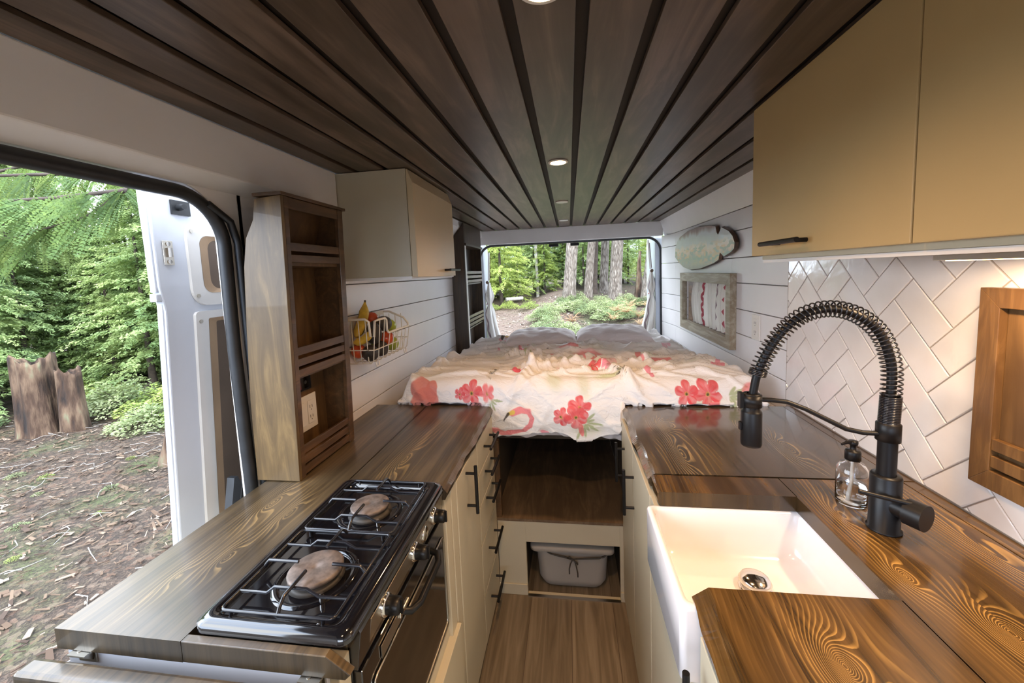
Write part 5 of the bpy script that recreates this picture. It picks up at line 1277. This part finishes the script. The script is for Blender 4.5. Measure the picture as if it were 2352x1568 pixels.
# cedar tree beside the open door, with the branch that hangs into view
ced = thing('cedar_tree', (-4.66, 4.08, gz(-4.66, 4.08)), 'mossy cedar behind the open van door with a drooping branch', 'tree')
trunk_mb(6.5, .17, .10, (-.05, .15), 21, flare=1.9).build('trunk', M['stump'], None, fix=False, loc=(0, 0, 0)).parent = ced
CZ = ced.location
def frond(mbV, p0, p1, wd, rg_, droop=.12, n=34):
    """flat cedar spray hanging from a twig: side twigs of small leaf rhombi along a drooping midrib"""
    p0 = np.array(p0, float); p1 = np.array(p1, float); ax = p1-p0; L = np.linalg.norm(ax); ax /= L
    side = np.cross(ax, rg_.normal(0, 1, 3)); side /= max(1e-6, np.linalg.norm(side)); nv = np.cross(ax, side); C_, D_, LL, N_ = [], [], [], []
    for i in range(n):
        u = (i+.5)/n; b = p0+ax*L*u+np.array((0, 0, -droop*u*u*L*2)); w_ = wd*math.sin(math.pi*min(1, (u*.85+.15)))**.7+.01
        for sg in (-1, 1):
            d = side*sg*.80+ax*.60; d /= np.linalg.norm(d); m_ = max(2, int(w_/.017))
            for j in range(m_):
                q = b+d*w_*j/m_; d2 = d+side*(.55 if j % 2 else -.35)*sg+ax*(-.3 if j % 2 else .5); d2 /= np.linalg.norm(d2)
                C_.append(q); D_.append(d2); LL.append(.034*(1-.4*j/m_)); N_.append(nv+rg_.normal(0, .25, 3))
    mbV.append((np.array(C_), np.array(D_), np.array(LL), np.array(N_)))
rg_ = np.random.default_rng(3)
paths = [[(-4.95, 3.95, 3.05), (-4.1, 3.35, 2.62), (-3.60, 2.86, 2.30), (-3.82, 2.72, 2.08), (-4.25, 2.55, 1.93), (-4.75, 2.4, 1.86)],
         [(-3.60, 2.86, 2.30), (-3.95, 2.62, 2.22), (-4.45, 2.35, 2.16), (-5.0, 2.1, 2.02)],
         [(-4.1, 3.35, 2.62), (-4.4, 2.9, 2.5), (-4.9, 2.5, 2.42), (-5.4, 2.1, 2.25)],
         [(-4.95, 3.95, 3.3), (-5.2, 3.3, 2.75), (-5.6, 2.8, 2.45), (-6.1, 2.3, 2.2)]]
FR_ = []; bm_ = MB()
for ps in paths:
    bm_.tube([Vector(p)-CZ for p in ps], [.020-.016*i/(len(ps)-1) for i in range(len(ps))], 7)
    for a, b in zip(ps[:-1], ps[1:]):
        a = np.array(a); b = np.array(b); L = np.linalg.norm(b-a); d = (b-a)/L; s_v = np.cross(d, (0, 0, 1)); s_v /= np.linalg.norm(s_v)
        for k in range(int(L/.045)+1):
            q = a+(b-a)*rg_.random()
            sg = 1 if rg_.random() < .5 else -1; dd = d*.5+s_v*sg*rg_.uniform(.3, .9)+np.array((0, 0, -rg_.uniform(.35, 1.1))); dd /= np.linalg.norm(dd)
            frond(FR_, q, q+dd*rg_.uniform(.22, .45), rg_.uniform(.05, .085), rg_, .10, 18)
o = bm_.build('branch', M['dark_bark'], None, fix=False, loc=(0, 0, 0)); o.parent = ced
Cq = np.concatenate([f[0] for f in FR_]); Dq = np.concatenate([f[1] for f in FR_]); Lq = np.concatenate([f[2] for f in FR_]); Nq = np.concatenate([f[3] for f in FR_])
Vq, Fq = quads(Cq-np.array(CZ), Dq, Lq, Lq*.5, Nq)
M['leaf_cedar'] = leaf_mat('cedar_sprays', [(.045, .085, .028), (.075, .135, .038), (.12, .19, .05), (.19, .27, .07)], .40)
o = npmesh('foliage', Vq, Fq, M['leaf_cedar']); o.parent = ced
f = bpy.data.objects.new('crown', CVD[1]); COL.objects.link(f); f.parent = ced; f.location = (0, .3, 2.9); f.scale = (.6, .6, .6)

# stump in the clearing
def stump(x, y, r_, h, seed, label, tilt=0):
    s_t = thing('tree_stump', (x, y, gz(x, y)-.03), label, 'tree stump'); rr_ = random.Random(seed); n = 40; seg = 14; vs = []
    prof_ = [rr_.uniform(.80, 1.0) for _ in range(n)]; jag = [h*(1-.02*rr_.random()-.045*(1+math.sin(k*.31+seed))-.02*(1+math.sin(k*1.25+seed*2))) for k in range(n)]
    for i in range(seg+1):
        u = i/seg
        for k in range(n):
            t_ = 2*math.pi*k/n; q = r_*(1.22-.25*u**.5)*(.93+.07*math.sin(3*t_+seed)+.05*math.sin(8*t_+seed+2*u)+.04*(prof_[k]-.9)*10*.5)
            vs.append((q*math.cos(t_)+tilt*u, q*math.sin(t_), jag[k]*u))
    for k in range(n):
        t_ = 2*math.pi*k/n; vs.append((r_*.55*math.cos(t_)+tilt, r_*.55*math.sin(t_), jag[k]*.93))
    vs.append((tilt, 0, h*.8)); c_i = len(vs)-1
    fs = [(i*n+k, i*n+(k+1) % n, (i+1)*n+(k+1) % n, (i+1)*n+k) for i in range(seg+1) for k in range(n)]
    fs += [((seg+1)*n+k, (seg+1)*n+(k+1) % n, c_i) for k in range(n)]
    mb = MB().add(vs, fs, True); o = mb.build('stump', M['stump'], None, fix=False, loc=(0, 0, 0)); o.parent = s_t; return s_t
stump(-7.90, 4.70, .245, 1.27, 3, 'tall rotten stump in the clearing, taller left piece')
stump(-7.50, 4.84, .15, 1.02, 8, 'shorter rotten stump right beside the tall stump')

# shrubs and ferns
def bush_mesh(name, r_, h, n, mt, seed, leaf=(.04, .085), asp=.55):
    q = np.random.default_rng(seed); a = q.uniform(0, 2*np.pi, n); rad = r_*q.uniform(0, 1, n)**.6; 
    top_ = h*(1-(rad/r_)**2*.75)*(.75+.25*np.sin(a*3+seed)*np.cos(rad*9)); z = top_*q.uniform(.15, 1, n)**.5
    c = np.stack([np.cos(a)*rad, np.sin(a)*rad, z], 1); a2 = q.uniform(0, 2*np.pi, n)
    d = np.stack([np.cos(a2), np.sin(a2), q.uniform(-.35, .5, n)], 1); d /= np.linalg.norm(d, axis=1)[:, None]
    L = q.uniform(leaf[0], leaf[1], n); nr = np.stack([q.normal(0, .5, n), q.normal(0, .5, n), np.ones(n)], 1)
    V, F = quads(c, d, L, L*asp, nr); o = npmesh(name, V, F, M[mt]); me = o.data; bpy.data.objects.remove(o); return me
BM = [bush_mesh('bush_a', .75, .75, 2600, 'leaf_bush', 1), bush_mesh('bush_b', .65, .6, 2200, 'leaf_bush', 2), bush_mesh('bush_c', .8, .7, 2600, 'leaf_bright', 3)]
BS = [bush_mesh('bush_s', .38, .30, 500, 'leaf_bush', 4, (.03, .06)), bush_mesh('bush_t', .35, .28, 420, 'leaf_bright', 5, (.03, .06))]
sm_ = MB()
for k in range(9):
    a = k*2.4; sm_.tube([(0, 0, 0), (math.cos(a)*.2, math.sin(a)*.2, .3), (math.cos(a)*.42, math.sin(a)*.42, .5)], [.008, .006, .003], 5)
STM = mesh_of(sm_, M['dark_bark'], 'stems')
def fern_mesh(name, r_, n, seed, mt):
    q = np.random.default_rng(seed); Cs, Ds, Ls, Ns = [], [], [], []
    for k in range(n):
        a = q.uniform(0, 6.28); el = q.uniform(.5, 1.2); L = r_*q.uniform(.7, 1.1); w0 = L*.16
        for i in range(20):
            u = (i+1)/20; rad = L*math.cos(el)*u*1.1; z = L*(math.sin(el)*u-.55*u*u); b = np.array((math.cos(a)*rad, math.sin(a)*rad, z+.02)); sd_ = np.array((-math.sin(a), math.cos(a), 0))
            for sg in (-1, 1): Cs.append(b); Ds.append(sd_*sg*.9+np.array((math.cos(a)*.35, math.sin(a)*.35, -.15))); Ls.append(w0*(1.05-u)+.01); Ns.append((0, 0, 1))
    V, F = quads(np.array(Cs), np.array(Ds), np.array(Ls), np.array(Ls)*.3, np.array(Ns, float)); o = npmesh(name, V, F, M[mt]); me = o.data; bpy.data.objects.remove(o); return me
FM = [fern_mesh('fern_a', .6, 22, 1, 'fern_dry'), fern_mesh('fern_b', .5, 12, 2, 'fern_dry')]; FG = [fern_mesh('fern_c', .6, 14, 3, 'leaf_bush')]
def shrub(name, me, x, y, sc, label, cat, group, stems=True, zo=0):
    r_ = thing(name, (x, y, gz(x, y)+zo), label, cat, group); r_.rotation_euler = (0, 0, random.uniform(0, 6.28)); r_.scale = (sc, sc, sc*random.uniform(.8, 1.1))
    f = bpy.data.objects.new('foliage' if stems else 'fronds', me); COL.objects.link(f); f.parent = r_
    if stems: f = bpy.data.objects.new('stems', STM); COL.objects.link(f); f.parent = r_
    return r_
for i in range(52):
    x = random.uniform(-.9, 4.3); y = random.uniform(7.2, 13.4)
    if x < -.3+.10*(12-y)*0 and y > 11.5: x += .8
    shrub('shrub', random.choice(BM[:2]+BM[:1]), x, y, random.uniform(.45, .74), 'leafy green shrub on the bank behind the van', 'shrub', 'green shrubs on the bank')
for i in range(22):
    x = random.uniform(-.2, 2.6); y = random.uniform(6.8, 9.8)
    shrub('bracken', random.choice(FM), x, y, random.uniform(.7, 1.0), 'dry orange brown bracken clump among the green shrubs on the bank', 'fern', 'dry bracken on the bank', False, .50)
for i in range(14):
    x = random.uniform(-11.5, -7.0); y = random.uniform(5.4, 9.0)
    if y-4.9 < -(x+7.9)*.3: y += 1
    shrub('shrub', BM[2] if i % 2 else BM[0], x, y, random.uniform(.7, 1.05), 'bright green shrub behind the tree stumps', 'shrub', 'shrubs behind the stumps')
for x, y, sc in ((-6.35, 5.0, .8), (-6.0, 5.6, .9), (-5.5, 5.3, .8), (-6.8, 5.7, .9), (-9.4, 4.6, .8), (-9.8, 3.7, .8)):
    shrub('shrub', BM[2] if sc > .85 else BM[1], x, y, sc, 'low bright green shrub beside the stumps and the cedar', 'shrub', 'low shrubs beside the stumps')
for i in range(30):
    x = random.uniform(-8.8, -2.6); y = random.uniform(1.2, 5.2)
    shrub('seedling', random.choice(BS), x, y, random.uniform(.10, .24), 'tiny green seedling growing in the wood chip litter', 'plant', 'seedlings in the wood chips')
for i in range(5): shrub('fern', FG[0], -8.8+i*.9+random.uniform(-.2, .2), 5.6+random.uniform(0, .6), .7, 'green fern between the stumps and the shrubs', 'fern', 'green ferns near the stumps', False)
for x, y in ((-2.9, 14.2), (-3.6, 14.4), (-2.2, 14.3), (-4.3, 14.6), (-1.4, 13.8), (-5.0, 14.2)): shrub('shrub', BM[2], x, y, .5, 'small bright bush where the chip path meets the thicket', 'shrub', 'bushes at the path end')
